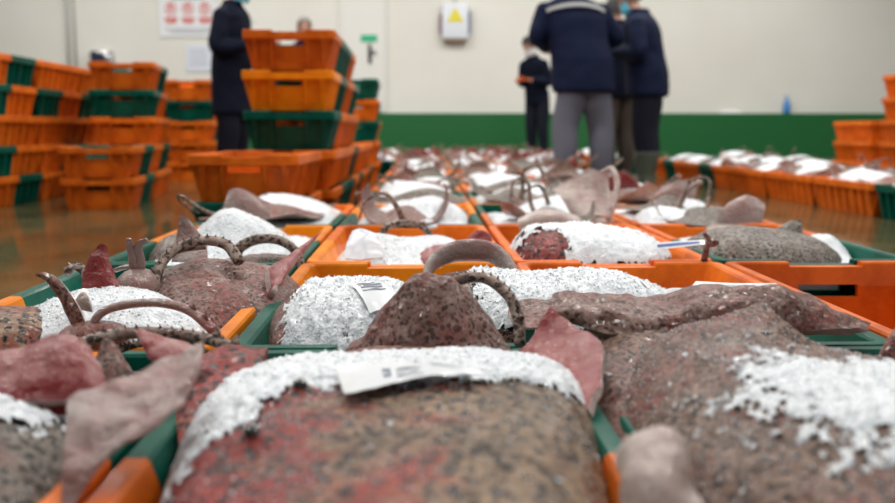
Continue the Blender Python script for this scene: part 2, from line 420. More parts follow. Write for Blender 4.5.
for k, m_ in (('orange', ORANGE), ('green', GREEN), ('amber', AMBER)):
    for s in (1, -1): HALF[k, s] = half_mesh(s, k + '_half', m_)
def crate(loc, near, far, rz, label, group):
    """fish crate; near / far = plastic of the end towards the camera and of the far end"""
    o = empty('fish_crate', loc, rz); o['label'] = label; o['category'] = 'crate'
    if group: o['group'] = group
    for k, s in ((near, -1), (far, 1)):
        q = put(k + '_half', HALF[k, s], o)
        if near != far: q['label'] = k + ' half of the crate'
    return o

# ------------------------------------------------------------------ rays
def outline(th, a, b, p=1.3, snout=1.12):
    c, s = math.cos(th), math.sin(th)
    bb = b * (snout if s > 0 else .95)
    return (abs(c / a) ** p + abs(s / bb) ** p) ** (-1 / p)
def tail_geo(g, path, r0=.013, r1=.004, m=2, n=40, thorns=True):
    pts = spline(path, n); R = [r0 + (r1 - r0) * (i / (n - 1)) ** .8 for i in range(n)]
    g.tube(pts, R, 10, m, flat=.75)
    if thorns:
        for i in range(3, n - 3, 2):
            up = Vector((0, 0, 1)); t = (pts[i + 1] - pts[i - 1]).normalized(); s = (up - t * up.dot(t))
            s = s.normalized() if s.length > .1 else Vector((1, 0, 0))
            g.tube([pts[i] + s * R[i] * .4, pts[i] + s * (R[i] * .75 + .004) - t * .002], [.003, .0005], 5, m)
    # two small dorsal fins near the end
    for k in (n - 9, n - 5):
        t = (pts[k + 1] - pts[k - 1]).normalized(); s = Vector((0, 0, 1)) - t * t.z
        s = s.normalized() if s.length > .1 else Vector((1, 0, 0))
        q = pts[k]; b = t.cross(s) * .0015
        fin = [q - t * .008, q + s * .018 + t * .008, q + t * .014]
        g.add([v + b for v in fin] + [v - b for v in fin], [(0, 1, 2), (5, 4, 3), (0, 3, 4, 1), (1, 4, 5, 2), (2, 5, 3, 0)], m)
def ray_geo(a=.25, b=.24, T=.045, kl=0., kr=0., x0=.07, twist=.4, tail=None, seed=0, nth=56, nr=14, tr=(.013, .004)):
    g = MB()
    def at(x, y, up):
        s = 1 if x >= 0 else -1; t = max(0, abs(x) - x0); k = (kr if s > 0 else kl) * (1 + twist * y / b)
        if abs(k) > 1e-3 and t > 0:
            ph = k * t; X = s * (x0 + math.sin(ph) / k); Z = (1 - math.cos(ph)) / k; n = Vector((-s * math.sin(ph), 0, math.cos(ph)))
        else: X, Z, n = x, 0, Vector((0, 0, 1))
        q = Vector((X, y, Z)); return q + n * up
    top = []; bot = []
    for i in range(nr + 1):
        r = max(.001, math.sin(i / nr * math.pi / 2)); rt = []; rb = []
        for j in range(nth):
            th = 2 * math.pi * j / nth; R = outline(th, a, b); x, y = r * R * math.cos(th), r * R * math.sin(th)
            core = math.exp(-(x / .085) ** 2) * math.exp(-((y - .02) / (b * .8)) ** 2)
            h = .0015 + (1 - r ** 3) * (.008 + T * core)
            for ex in (-.028, .028): h += .012 * math.exp(-(((x - ex) ** 2 + (y - b * .45) ** 2) / .00016))
            h += .004 * noise.noise(Vector((x * 22 + seed * 5, y * 22, seed))) * (1 - r)
            w = .012 * noise.noise(Vector((x * 9 + seed * 3, y * 9, seed * 1.7))) * r
            rt.append(at(x, y, h + w)); rb.append(at(x, y, w - .0015))
        top.append(rt); bot.append(rb)
    g.grid(top, 0, closed=True, flip=False, capa=True); g.grid(bot, 1, closed=True, flip=True, capa=True)
    g.grid([bot[-1], top[-1]], 1, closed=True, flip=True)
    for s in (-1, 1):      # pelvic fins
        g.ball((s * .04, -b * .93, .006), (.034, .05, .006), 0, 14, 8, Matrix.Rotation(s * .5, 3, 'Z'))
    if tail: tail_geo(g, [(0, -b * .75, .015)] + tail, *tr)
    return g
def eyes(root, me, spots):
    for p in spots:
        put('eye', me, root, p)
g = MB(); g.ball((0, 0, 0), (.0075, .0085, .0065), 0, 16, 10); EYE_ME = g.data('eye', [EYE_M])

# ------------------------------------------------------------------ ice
def clump(seed, hx, hy, base, humps, nx=54, ny=90, grain=.0035, low=.05):
    hx = min(hx, .181); hy = min(hy, .352)
    """heap of crushed ice filling a crate: humps = (x, y, r, h)"""
    g = MB(); rows = []
    for j in range(ny + 1):
        row = []
        for i in range(nx + 1):
            u, v = -1 + 2 * i / nx, -1 + 2 * j / ny; x, y = u * hx, v * hy; z = base
            for cx, cy, r, h in humps: z += h * math.exp(-(((x - cx) ** 2 + (y - cy) ** 2) / r ** 2) ** 1.2)
            q = Vector((x * 60 + seed * 9, y * 60, seed)); z += grain * noise.noise(q) + grain * .7 * noise.noise(q * 2.3) + .014 * noise.noise(q * .15)
            e = max(abs(u), abs(v)); z -= .02 * max(0, (e - .8) / .2) ** 2
            row.append(Vector((x, y, z)))
        rows.append(row)
    g.grid(rows)
    n0 = len(rows[0]); bx = [[Vector((q.x * .89, q.y * .94, low)) for q in r] for r in rows]
    ring = lambda r: r[0][:] + [k[-1] for k in r[1:]] + r[-1][-2::-1] + [k[0] for k in r[-2:0:-1]]
    g.grid([ring(bx), ring(rows)], closed=True)
    return g
def shards(g, pts, size, seed):
    """loose angular bits of ice lying on the surface"""
    rn = random.Random(seed)
    for p in pts:
        s = size * rn.uniform(.4, 1.2); q = Euler((rn.uniform(0, 6), rn.uniform(0, 6), rn.uniform(0, 6))).to_matrix()
        vs = [Vector(p) + q @ (Vector(v) * s * rn.uniform(.6, 1.2)) for v in ((1, 0, 0), (-1, 0, 0), (0, 1, 0), (0, -1, 0), (0, 0, .6), (0, 0, -.6))]
        g.add(vs, [(0, 2, 4), (2, 1, 4), (1, 3, 4), (3, 0, 4), (2, 0, 5), (1, 2, 5), (3, 1, 5), (0, 3, 5)])

# ------------------------------------------------------------------ the centre block of fish crates
colx = lambda c: -.041 + .455 * c
rowy = lambda r: .77 + .8 * r
COLN = {-1: 'left', 0: 'centre-left', 1: 'centre-right', 2: 'right', 3: 'outer right'}
ORD = ['nearest', 'second', 'third', 'fourth', 'fifth', 'sixth', 'seventh', 'eighth', 'ninth', 'tenth', 'eleventh', 'twelfth', 'thirteenth', 'fourteenth', 'fifteenth']
ENDS = {(0, -1): ('orange', 'green'), (0, 0): ('orange', 'green'), (0, 1): ('orange', 'green'), (0, 2): ('green', 'orange'),
        (1, -1): ('amber', 'green'), (1, 0): ('green', 'amber'), (1, 1): ('green', 'orange'), (1, 2): ('orange', 'orange'),
        (2, -1): ('green', 'amber'), (2, 0): ('amber', 'orange'), (2, 1): ('orange', 'orange'), (2, 2): ('green', 'orange'),
        (3, -1): ('green', 'orange'), (3, 0): ('green', 'amber'), (3, 1): ('orange', 'green'), (3, 2): ('orange', 'orange')}
rn = random.Random(5)
CNAME = {'orange': 'orange', 'amber': 'orange', 'green': 'green'}
def desc(a, b):
    a, b = CNAME[a], CNAME[b]
    return 'all-orange' if a == b else a + '-fronted ' + b + '-backed'
cells = []
for r in range(15):
    for c in (-1, 0, 1, 2, 3):
        if c == -1 and 3 < r < 11: continue
        if c == 3 and r < 10: continue
        a, b = ENDS.get((r, c)) or rn.choice([('orange', 'green'), ('green', 'orange'), ('orange', 'orange'), ('amber', 'green'), ('orange', 'amber')])
        cells.append((r, c, a, b))
        crate((colx(c), rowy(r), 0), a, b, rad(rn.uniform(-.6, .6)),
              '%s fish crate, %s row back, %s column of middle block' % (desc(a, b), ORD[r], COLN[c]), 'fish crates in the middle block')

# ------------------------------------------------------------------ generic fish and ice for the further crates
def variant(seed, kl, kr, tail, m, T=.045, a=.25, b=.24, twist=.4, x0=.07):
    return ray_geo(a, b, T, kl, kr, x0, twist, tail, seed, 48, 12).data('ray', m)
VAR = [
 variant(1, 3, 9, [(0, -.26, .05), (.03, -.36, .13), (.1, -.36, .13), (.14, -.28, .04)], [SKIN, BELLY, TAIL], twist=.5),
 variant(2, 8, 2, [(0, -.26, .04), (-.06, -.33, .1), (-.13, -.3, .07), (-.15, -.22, .02)], [SKIN_PINK, BELLY, TAIL], twist=-.5),
 variant(3, 6, 6, [(0, -.24, .06), (0, -.28, .15), (.07, -.26, .16), (.12, -.2, .05)], [SKIN_GREY, BELLY, TAIL], twist=.9),
 variant(4, 1, 1, [(0, -.27, .03), (.04, -.34, .05), (.1, -.36, .04)], [SKIN_GREY, BELLY_GREY, TAIL], T=.06),
 variant(5, 10, 10, [(0, -.24, .05), (-.04, -.32, .12), (-.1, -.33, .1), (-.14, -.25, .03)], [SKIN_PINK, BELLY_RED, TAIL], x0=.05, twist=.2),
 variant(6, 2, 12, [(0, -.26, .04), (.02, -.34, .02)], [SKIN, BELLY, TAIL], x0=.1, twist=-.8)]
def sculpt(seed, base, humps, n=2200):
    g = clump(seed, .19, .365, base, humps); rr = random.Random(seed); top = g.v[:55 * 91]
    shards(g, [rr.choice(top) for _ in range(n)], .0032, seed)
    return g.data('crushed_ice', [ICE])
ICEV = [sculpt(1, .18, [(.02, .06, .15, .055), (-.05, .2, .12, .04)]), sculpt(2, .18, [(-.04, .05, .17, .065)]),
        sculpt(3, .165, [(.06, .1, .16, .075), (-.1, -.22, .1, .03)]), sculpt(4, .17, [(-.06, -.15, .13, .06), (.07, .2, .13, .06)])]
LOWICE = sculpt(7, .105, [(0, -.05, .2, .02)], 600)
WINGD = ['right wing curled up', 'left wing curled up', 'both wings raised', 'wings lying flat', 'both wings curled tightly', 'one wing edge turned up']
def fish(loc, k, rz, label, group, eyes_=False, s=1., tilt=0):
    o = empty('ray', loc, rz); o.rotation_euler.x = tilt; tag(o, label, 'ray', group); o.scale = (s, s, s)
    put('body', VAR[k], o)
    if eyes_:
        for x in (-.028, .028): put('eye', EYE_ME, o, (x, .11, .027))
    return o
def iceheap(loc, me, rz, label, group=None):
    o = put('crushed_ice', me, None, loc, rz); return tag(o, label, 'ice', group, 'stuff')
ZONE = lambda r, c: '%s row back, %s column' % (ORD[r], COLN[c])
rn = random.Random(21)
for r, c, a, b in cells:
    if r < 3: continue
    x, y = colx(c), rowy(r)
    iceheap((x, y, 0), ICEV[(r * 3 + c) % 4], math.pi if (r + c) % 2 else 0, 'ice heap in crate, %s of middle block' % ZONE(r, c))
    k1, k2 = rn.randrange(6), rn.randrange(6)
    if r == 3 and c == 1: k1, k2 = 2, 4
    if k2 == k1: k2 = (k1 + 1) % 6
    z = .178 + rn.uniform(0, .02)
    lone = r > 3 and rn.random() < .22
    for k, yy, end in ((k1, -.2 + rn.uniform(-.03, .05), 'front'), (k2, .17 + rn.uniform(-.05, .05), 'back')):
        if lone and end == 'back': continue
        fish((x + rn.uniform(-.04, .04), y + yy, z), k, rn.choice((0, math.pi, rad(90), rad(-70))) + rn.uniform(-.5, .5),
             'ray, %s, %s of crate, %s' % (WINGD[k], end, ZONE(r, c)), 'rays in the middle block', r < 4, rn.uniform(.72, .9))

# ------------------------------------------------------------------ hero shapes
class Mound:
    def __init__(s, c, rx, ry, zt, zb, rot=0, p=2.5, k=3, ex=.5, bumps=(), tilt=(0, 0), seed=0, rough=.004, tp=0):
        s.tp = tp
        s.c = c; s.rx = rx; s.ry = ry; s.zt = zt; s.zb = zb; s.rot = rot; s.p = p; s.k = k; s.ex = ex; s.b = bumps; s.t = tilt; s.seed = seed; s.n = rough
    def r(s, x, y):
        dx, dy = x - s.c[0], y - s.c[1]; ca, sa = math.cos(-s.rot), math.sin(-s.rot)
        lx, ly = dx * ca - dy * sa, dx * sa + dy * ca
        lx /= max(.3, 1 + s.tp * ly)
        return (abs(lx / s.rx) ** s.p + abs(ly / s.ry) ** s.p) ** (1 / s.p)
    def top(s, x, y):
        r = min(1, s.r(x, y)); z = s.zb + (s.zt - s.zb) * max(0, 1 - r ** s.k) ** s.ex
        f = 1 - r ** 6
        z += (s.t[0] * (x - s.c[0]) + s.t[1] * (y - s.c[1])) * f
        for bx, by, br, bh in s.b: z += bh * math.exp(-((x - bx) ** 2 + (y - by) ** 2) / br ** 2)
        q = Vector((x, y, s.seed)); return z + f * s.n * (1.4 * noise.noise(q * 14) + .5 * noise.noise(q * 60))
    def geo(s, g, m=0, nr=46, nth=150):
        rows = []; lim = s.rot
        for i in range(nr + 1):
            r = max(.002, math.sin(i / nr * math.pi / 2)); row = []
            for j in range(nth):
                th = 2 * math.pi * j / nth; R = (abs(math.cos(th) / s.rx) ** s.p + abs(math.sin(th) / s.ry) ** s.p) ** (-1 / s.p)
                lx, ly = r * R * math.cos(th), r * R * math.sin(th); lx *= 1 + s.tp * ly
                x, y = s.c[0] + lx * math.cos(lim) - ly * math.sin(lim), s.c[1] + lx * math.sin(lim) + ly * math.cos(lim)
                row.append(Vector((x, y, s.top(x, y))))
            rows.append(row)
        c = Vector((s.c[0], s.c[1], 0)); bot = []
        for f in (.93, .6, .01): bot.append([Vector((c.x + (p.x - c.x) * f, c.y + (p.y - c.y) * f, s.zb - .012)) for p in rows[-1]])
        g.grid(rows, m, closed=True, capa=True); g.grid([rows[-1]] + bot, 1, closed=True, capb=True)
def sheet(g, surf, x0, x1, y0, y1, mask, th=.01, res=.004, seed=0, lift=.002):
    """granular ice lying on a surface: only where mask > 0"""
    nx, ny = int((x1 - x0) / res), int((y1 - y0) / res); idx = {}; vs = []; fs = []; M = {}
    for j in range(ny + 1):
        for i in range(nx + 1):
            x, y = x0 + (x1 - x0) * i / nx, y0 + (y1 - y0) * j / ny; z0 = surf(x, y)
            if z0 is None: continue
            q = Vector((x, y, seed)); m = mask(x, y) + .35 * noise.noise(q * 28) + .38 * noise.noise(q * 85) + .5 * noise.noise(q * 210)
            M[i, j] = m
            if m < -.12: continue
            idx[i, j] = len(vs); k = max(0, min(1, m * 1.6))
            z = z0 + lift * (1 if m > 0 else -1) + k * th * (.75 + .5 * noise.noise(q * 110) + .35 * noise.noise(q * 230))
            vs.append(Vector((x + .001 * noise.noise(q * 300), y, z)))
    for j in range(ny):
        for i in range(nx):
            q = [(i, j), (i + 1, j), (i + 1, j + 1), (i, j + 1)]
            if all(t in idx for t in q) and sum(M[t] for t in q) > -.1: fs.append([idx[t] for t in q])
    used = sorted({i for f in fs for i in f}); re = {o: n for n, o in enumerate(used)}
    g.add([vs[i] for i in used], [tuple(re[i] for i in f) for f in fs])
    return [vs[i] for i in used]
def thing(name, g, mats, base, label, cat, parts=()):
    """one thing whose mesh hangs under an Empty at its base"""
    base = Vector(base); root = empty(name, base); tag(root, label, cat)
    for v in g.v: v -= base
    g.build('body', mats, root)
    for nm, me, p in parts: put(nm, me, root, Vector(p) - base)
    return root
def ice_thing(g, base, label):
    base = Vector(base)
    for v in g.v: v -= base
    return tag(g.build('crushed_ice', ICE, loc=base), label, 'ice', None, 'stuff')
def arc(g, pts, r0, r1, m=2, **k):
    """tail following photo positions (px, py, d)"""
    tail_geo(g, [P(*p) for p in pts], r0, r1, m, **k)
def PP(rows): return [[P(*q) for q in r] for r in rows]
def bump(px, py, d, r, h): p = P(px, py, d); return (p.x, p.y, r, h)
def eyeat(M, x, y, up=.002): return Vector((x, y, M.top(x, y) - .002))
def Q(px, py, surf, d0=.45, d1=1.9):
    """where a glance along (px, py) meets a fish's back"""
    d = d0
    while d < d1:
        p = P(px, py, d)
        if p.z <= surf(p.x, p.y): return p
        d += .003
    return P(px, py, d1)
def specks(g, M, n, seed):
    """stray grains of ice and frozen droplets on a fish's back"""
    q = random.Random(seed); pts = []
    while len(pts) < n:
        x, y = M.c[0] + q.uniform(-1, 1) * M.rx * 1.2, M.c[1] + q.uniform(-1, 1) * M.ry
        if M.r(x, y) < .97 and noise.noise(Vector((x * 14, y * 14, seed))) > q.uniform(-.5, .4): pts.append((x, y, M.top(x, y) + .0004))
    shards(g, pts, .0013, seed)
MS = [SKIN, BELLY, TAIL]
def soft(x, a, b): t = max(0, min(1, (x - a) / (b - a))); return t * t * (3 - 2 * t)

# --- nearest row, centre: big reddish ray under ice
A = Mound((-.032, .735), .19, .36, .230, .13, 0, 4.6, 6, .5, [(-.09, .73, .06, .008), (.05, .62, .09, .012), (.0, .88, .07, .004)], (.03, -.01), 1, .004, .8)
q1, q2 = Q(300, 393, A.top), Q(252, 444, A.top); A.b = list(A.b) + [(q1.x, q1.y, .013, .009), (q2.x, q2.y, .014, .011)]
g = MB(); A.geo(g, 0)
flap(g, PP([[(520, 356, 1.06), (545, 362, 1.0), (570, 388, .94), (590, 415, .86)], [(532, 342, 1.07), (562, 344, 1.04), (585, 366, .97), (596, 396, .89)],
            [(551, 307, 1.10), (574, 326, 1.06), (602, 345, 1.0), (600, 388, .9)]]), 26, 16, .01, .003, .003, 3, 1, 2, (0, 0, 0, 1))
flap(g, PP([[(186, 372, 1.0), (176, 410, .9), (180, 450, .8), (186, 530, .66)], [(222, 352, 1.02), (212, 395, .91), (212, 445, .8), (218, 525, .66)],
            [(268, 350, 1.03), (255, 392, .92), (250, 445, .8), (262, 525, .66)]]), 30, 14, .012, .002, .004, 0, 0, 3, (0, 0, 1, 0))
thing('ray', g, [SKIN_RED, BELLY, TAIL, BELLY_RED], (-.035, .735, .12), 'huge reddish speckled ray filling the crate nearest the camera, paper tag across it', 'ray',
      [('eye', EYE_ME, eyeat(A, q1.x, q1.y)), ('eye', EYE_ME, eyeat(A, q2.x, q2.y))])
g = MB()
def mA(x, y):
    m = soft(y, .80 - .25 * soft(-x, .1, .22), .93 - .1 * soft(-x, .12, .22)) * 1.5 - .45
    m -= .5 * soft(x, .1, .2) * (1 - soft(y, .9, 1.0))
    return m
pts = sheet(g, lambda x, y: A.top(x, y) if A.r(x, y) < .985 else None, -.24, .17, .5, 1.06, mA, .007, .0028, 3)
rr = random.Random(3); shards(g, [rr.choice(pts) for _ in range(1500)], .0017, 4)
specks(g, A, 3000, 51); ice_thing(g, (-.03, .8, .2), 'band of crushed ice across the back of the huge reddish ray')

# --- nearest row, behind it: raised mottled wing and bent tail
B = Mound((-.02, 1.06), .16, .085, .215, .12, 0, 2.2, 3, .5, (), (0, 0), 2)
g = MB(); B.geo(g, 0, 16, 60)
flap(g, PP([[(330, 366, 1.16), (395, 366, 1.1), (455, 366, 1.08), (520, 362, 1.1)], [(350, 346, 1.18), (398, 330, 1.11), (452, 322, 1.1), (503, 338, 1.14)],
            [(374, 324, 1.2), (404, 294, 1.14), (452, 288, 1.13), (487, 318, 1.17)], [(386, 312, 1.21), (420, 275, 1.15), (446, 279, 1.15), (480, 310, 1.18)]]),
     40, 26, .014, .002, .004, 0, 1, 5, (1, 1, 0, 1))
arc(g, [(440, 300, 1.2), (457, 281, 1.2), (485, 278, 1.19), (508, 295, 1.17), (518, 318, 1.15), (520, 345, 1.13)], .0105, .0085)
thing('ray', g, [SKIN_PINK, BELLY, TAIL], (-.02, 1.06, .12), 'ray with reddish mottled wing standing up and bent tail, behind the huge reddish ray', 'ray')

# --- nearest row, right: grey-brown ray with wings spread
R_ = Mound((.435, .80), .258, .37, .236, .13, rad(-3), 2.8, 4, .55, [(.30, 1.02, .09, .02), (.395, 1.06, .05, .035), (.40, 1.055, .014, .01), (.425, 1.0, .02, -.012), (.3, .85, .1, .012), (.4, .7, .1, .012), (.6, 1.1, .13, -.06)], (-.05, .02), 4, .005)
g = MB(); R_.geo(g, 0, 56, 180)
flap(g, PP([[(590, 356, 1.08), (592, 388, .98), (606, 425, .88), (640, 480, .76)], [(620, 338, 1.1), (620, 375, .99), (636, 415, .89), (668, 470, .77)],
            [(668, 328, 1.11), (668, 370, 1.0), (690, 412, .9), (715, 468, .78)]]), 30, 14, .016, .003, .004, 0, 0, 5, (0, 0, 1, 0))
flap(g, PP([[(560, 316, 1.14), (605, 335, 1.1), (655, 335, 1.1), (705, 335, 1.1), (760, 335, 1.1)],
            [(556, 312, 1.13), (602, 316, 1.12), (652, 320, 1.12), (705, 312, 1.12), (755, 305, 1.12)],
            [(552, 300, 1.18), (602, 300, 1.18), (652, 304, 1.18), (705, 292, 1.18), (755, 294, 1.16)],
            [(553, 294, 1.24), (600, 297, 1.28), (648, 301, 1.3), (700, 289, 1.28), (748, 294, 1.24)]]), 36, 22, .016, .003, .004, 3, 1, 6, (1, 0, 0, 1))
flap(g, PP([[(725, 335, 1.1), (765, 335, 1.1), (805, 334, 1.12), (840, 332, 1.13), (868, 329, 1.14)],
            [(728, 306, 1.13), (770, 305, 1.12), (805, 310, 1.14), (840, 321, 1.15), (869, 326, 1.17)],
            [(730, 294, 1.15), (770, 291, 1.15), (805, 299, 1.17), (840, 316, 1.17), (869, 324, 1.18)],
            [(732, 296, 1.18), (770, 288, 1.2), (803, 297, 1.2), (838, 315, 1.19), (870, 324, 1.18)]]), 32, 16, .014, .002, .003, 3, 1, 7, (0, 1, 0, 1))
thing('ray', g, [SKIN, BELLY, TAIL, SKIN_PINK], (.435, .79, .12), 'broad grey-brown speckled ray with spread wings in the near right crate', 'ray',
      [('eye', EYE_ME, Q(764, 334, R_.top) + Vector((0, 0, -.003)))])
g = MB()
def mR(x, y):
    p = math.exp(-(((x - .43) / .17) ** 2 + ((y - .75) / .16) ** 2) ** 1.3); return p * 1.05 - .45
pts = sheet(g, lambda x, y: R_.top(x, y) if R_.r(x, y) < .98 else None, .22, .66, .5, 1.0, mR, .0045, .0028, 8)
shards(g, [rr.choice(pts) for _ in range(1500)], .0018, 9)
specks(g, R_, 4500, 52); ice_thing(g, (.42, .78, .2), 'patch of crushed ice on the broad grey-brown ray at right')
g = MB()
flap(g, PP([[(626, 530, .6), (652, 540, .58), (684, 535, .58), (706, 510, .6)], [(620, 480, .64), (642, 478, .61), (670, 482, .61), (692, 490, .63)],
            [(621, 455, .67), (642, 442, .65), (668, 444, .65), (690, 470, .65)], [(628, 444, .68), (642, 431, .68), (664, 430, .68), (684, 450, .67)]]), 24, 20, .014, .003, .004, 0, 1, 9, (1, 1, 0, 1))
g.ball(P(680, 530, .6), (.03, .05, .02), 0)
thing('ray', g, [BELLY, BELLY_GREY, TAIL], P(690, 540, .62), 'pinkish folded fin of a ray hanging over the crate rim at bottom right', 'ray')
g = MB(); M_ = Mound((.86, .95), .19, .2, .235, .13, .2, 2.2, 3, .6, (), (0, 0), 5); M_.geo(g, 0, 24, 80)
flap(g, PP([[(880, 390, .95), (900, 400, .95), (930, 405, .95)], [(872, 372, .97), (895, 360, .98), (930, 370, .98)], [(884, 348, 1.0), (905, 322, 1.02), (935, 318, 1.02)]]), 16, 12, .012, .002, .003, 0, 1, 4)
thing('ray', g, [SKIN, BELLY, TAIL], (.86, .95, .12), 'dark speckled ray just showing at the right edge beyond the near crate', 'ray')

# --- nearest row, left
Lm = Mound((-.465, .74), .2, .33, .222, .13, 0, 2.4, 3, .55, [(-.36, .68, .06, .012)], (.0, .02), 6)
g = MB(); Lm.geo(g, 0, 40, 120)
flap(g, PP([[(60, 520, .66), (112, 455, .7), (165, 425, .72), (200, 372, .78)], [(66, 440, .72), (112, 415, .75), (160, 392, .77), (203, 352, .81)],
            [(70, 398, .78), (112, 380, .8), (155, 364, .82), (205, 347, .83)]]), 34, 18, .014, .002, .004, 1, 1, 11, (0, 1, 1, 1))
thing('ray', g, [SKIN_GREY, BELLY_GREY, TAIL], (-.465, .74, .12), 'wet grey ray at bottom left, pointed wing reaching over the orange crate wall', 'ray')
g = MB()
flap(g, PP([[(-30, 402, .84), (30, 402, .83), (75, 402, .83), (100, 396, .84)], [(-30, 380, .87), (28, 366, .87), (74, 364, .86), (103, 382, .86)],
            [(-30, 362, .9), (25, 346, .9), (64, 333, .9), (90, 346, .89)]]), 30, 16, .009, .003, .003, 0, 1, 12, (0, 0, 0, 1))
g.ball(P(30, 402, .88), (.1, .06, .02), 0)
thing('ray', g, [BELLY_RED, BELLY, TAIL], P(40, 400, .86), 'raised raw-red ray wing with pale rim at the left edge', 'ray')
g = MB()
pts = sheet(g, lambda x, y: Lm.top(x, y) if Lm.r(x, y) < .98 else None, -.6, -.27, .6, .95, lambda x, y: math.exp(-(((x + .44) / .12) ** 2 + ((y - .83) / .07) ** 2)) * 1.4 - .5, .008, .0036, 13)
shards(g, [rr.choice(pts) for _ in range(900)], .0018, 14)
specks(g, Lm, 900, 53); ice_thing(g, (-.44, .8, .2), 'thin crushed ice on the wet grey ray at bottom left')
g = MB(); M_ = Mound((-.4, 1.07), .17, .07, .185, .12, 0, 2.2, 3, .5, (), (0, 0), 7); M_.geo(g, 0, 16, 60)
flap(g, PP([[(88, 392, .98), (112, 395, .97), (140, 392, .97)], [(93, 370, 1.0), (112, 368, .99), (132, 372, 1.0)], [(100, 346, 1.02), (106, 341, 1.02), (114, 348, 1.02)]]), 14, 12, .01, .002, .003, 0, 1, 13)
flap(g, PP([[(150, 360, .98), (175, 368, .96), (215, 375, .95)], [(142, 345, 1.0), (168, 350, .99), (200, 356, .98)], [(134, 331, 1.02), (155, 338, 1.02), (190, 344, 1.0)]]), 18, 10, .011, .002, .003, 3, 1, 14)
arc(g, [(70, 352, 1.08), (92, 340, 1.1), (130, 333, 1.11), (175, 334, 1.1), (215, 341, 1.07), (252, 356, 1.02)], .011, .008)
arc(g, [(112, 352, 1.1), (140, 344, 1.12), (180, 344, 1.11), (205, 352, 1.08)], .007, .005)
thing('ray', g, [SKIN_PINK, BELLY, TAIL, BELLY_RED], (-.4, 1.07, .12), 'ray with spotted tail arching across the green rims at left', 'ray')

# --- second row, left crate
Rt = Mound((-.375, 1.63), .165, .24, .235, .15, rad(8), 2.1, 2.6, .6, [bump(235, 275, 1.55, .018, -.02), bump(232, 268, 1.6, .02, .012), bump(205, 262, 1.62, .05, .012)], (0, 0), 8)
g = MB(); Rt.geo(g, 0, 44, 130)
flap(g, PP([[(172, 262, 1.72), (185, 262, 1.7), (208, 262, 1.7)], [(176, 240, 1.74), (190, 240, 1.74), (206, 242, 1.74)], [(180, 216, 1.76), (185, 217, 1.76), (194, 226, 1.76)]]), 12, 12, .006, .0015, .002, 1, 1, 15)
arc(g, [(240, 262, 1.56), (225, 244, 1.58), (197, 241, 1.58), (172, 252, 1.56), (157, 272, 1.52), (150, 296, 1.48)], .012, .009)
arc(g, [(205, 246, 1.6), (180, 250, 1.6), (165, 262, 1.58), (158, 280, 1.55)], .008, .006, thorns=False)
thing('ray', g, [SKIN_PINK, BELLY_GREY, TAIL], (-.375, 1.63, .14), 'pinkish-brown ray with tail looped over it in the second-row left crate', 'ray', [('eye', EYE_ME, P(232, 270, 1.6))])
g = MB()
for k, (a, b_) in enumerate((((138, 290), (134, 235)), ((137, 285), (142, 236)))):
    g.tube(spline([P(a[0], a[1], 1.5), P(134 + k * 6, 262, 1.5), P(130 + k * 8, 246, 1.5), P(b_[0] - 5 + 10 * k, b_[1] + 4, 1.49)], 14), [.011 - .0005 * i for i in range(14)], 10, 0, .6)
g.tube(spline([P(146, 278, 1.5), P(130, 267, 1.51), P(116, 270, 1.52)], 10), .008, 8, 0, .5)
g.ball(P(138, 286, 1.5), (.035, .05, .03), 0)
thing('ray', g, [BELLY_GREY, BELLY, TAIL], P(140, 300, 1.5), 'forked pale claspers of a ray sticking up from the second-row left crate', 'ray')
g = clump(31, .19, .33, .165, [(-.03, -.16, .15, .04), (.06, -.2, .12, .03)], 80, 140, .004); top = g.v[:81 * 141]
shards(g, [rr.choice(top) for _ in range(2500)], .0026, 15)
for v in g.v: v += Vector((colx(-1), rowy(1), 0))
ice_thing(g, (colx(-1), rowy(1), 0), 'white crushed ice heap in the second-row left crate, tail arching over')
g = MB(); arc(g, [(88, 336, 1.26), (100, 314, 1.27), (125, 305, 1.28), (160, 303, 1.28), (190, 311, 1.26), (215, 332, 1.22)], .0075, .008, thorns=False)
flap(g, PP([[(76, 336, 1.27), (95, 340, 1.26)], [(62, 305, 1.29), (78, 305, 1.28)], [(48, 283, 1.3), (60, 280, 1.3)], [(36, 276, 1.31), (45, 272, 1.31)]]), 8, 20, .01, .003, .002, 0, 1, 16)
flap(g, PP([[(70, 308, 1.3), (92, 312, 1.29)], [(76, 300, 1.3), (90, 300, 1.29)], [(80, 294, 1.3), (86, 293, 1.3)]]), 8, 8, .012, .003, .002, 1, 1, 17)
g.ball(P(95, 335, 1.27), (.05, .04, .02), 0)
thing('ray', g, [SKIN_PINK, BELLY, BELLY_GREY], P(100, 338, 1.26), 'ray with leaning spotted fin and smooth pale tail arch, second-row left crate', 'ray')
g = MB()
flap(g, PP([[(80, 302, 1.42), (100, 300, 1.41), (124, 298, 1.42)], [(84, 270, 1.44), (101, 270, 1.43), (115, 276, 1.44)], [(94, 252, 1.45), (103, 245, 1.45), (108, 256, 1.45)]]), 16, 16, .007, .002, .002, 0, 1, 18)
arc(g, [(66, 272, 1.5), (76, 267, 1.5), (85, 272, 1.49), (89, 285, 1.47), (92, 298, 1.44), (99, 304, 1.42)], .01, .007, n=24)
g.ball(P(100, 302, 1.42), (.05, .05, .02), 0)
thing('ray', g, [BELLY_RED, BELLY_GREY, TAIL], P(100, 306, 1.42), 'dark red pointed ray wing and curled tail behind the leaning spotted fin', 'ray')
M_ = Mound((-.62, 1.32), .1, .12, .215, .14, 0, 2.2, 3, .6, (), (0, 0), 9)
g = MB(); M_.geo(g, 0, 24, 80); thing('ray', g, [SKIN_RED, BELLY, TAIL], (-.62, 1.32, .13), 'dark red-brown speckled ray at the left edge in the second row', 'ray')

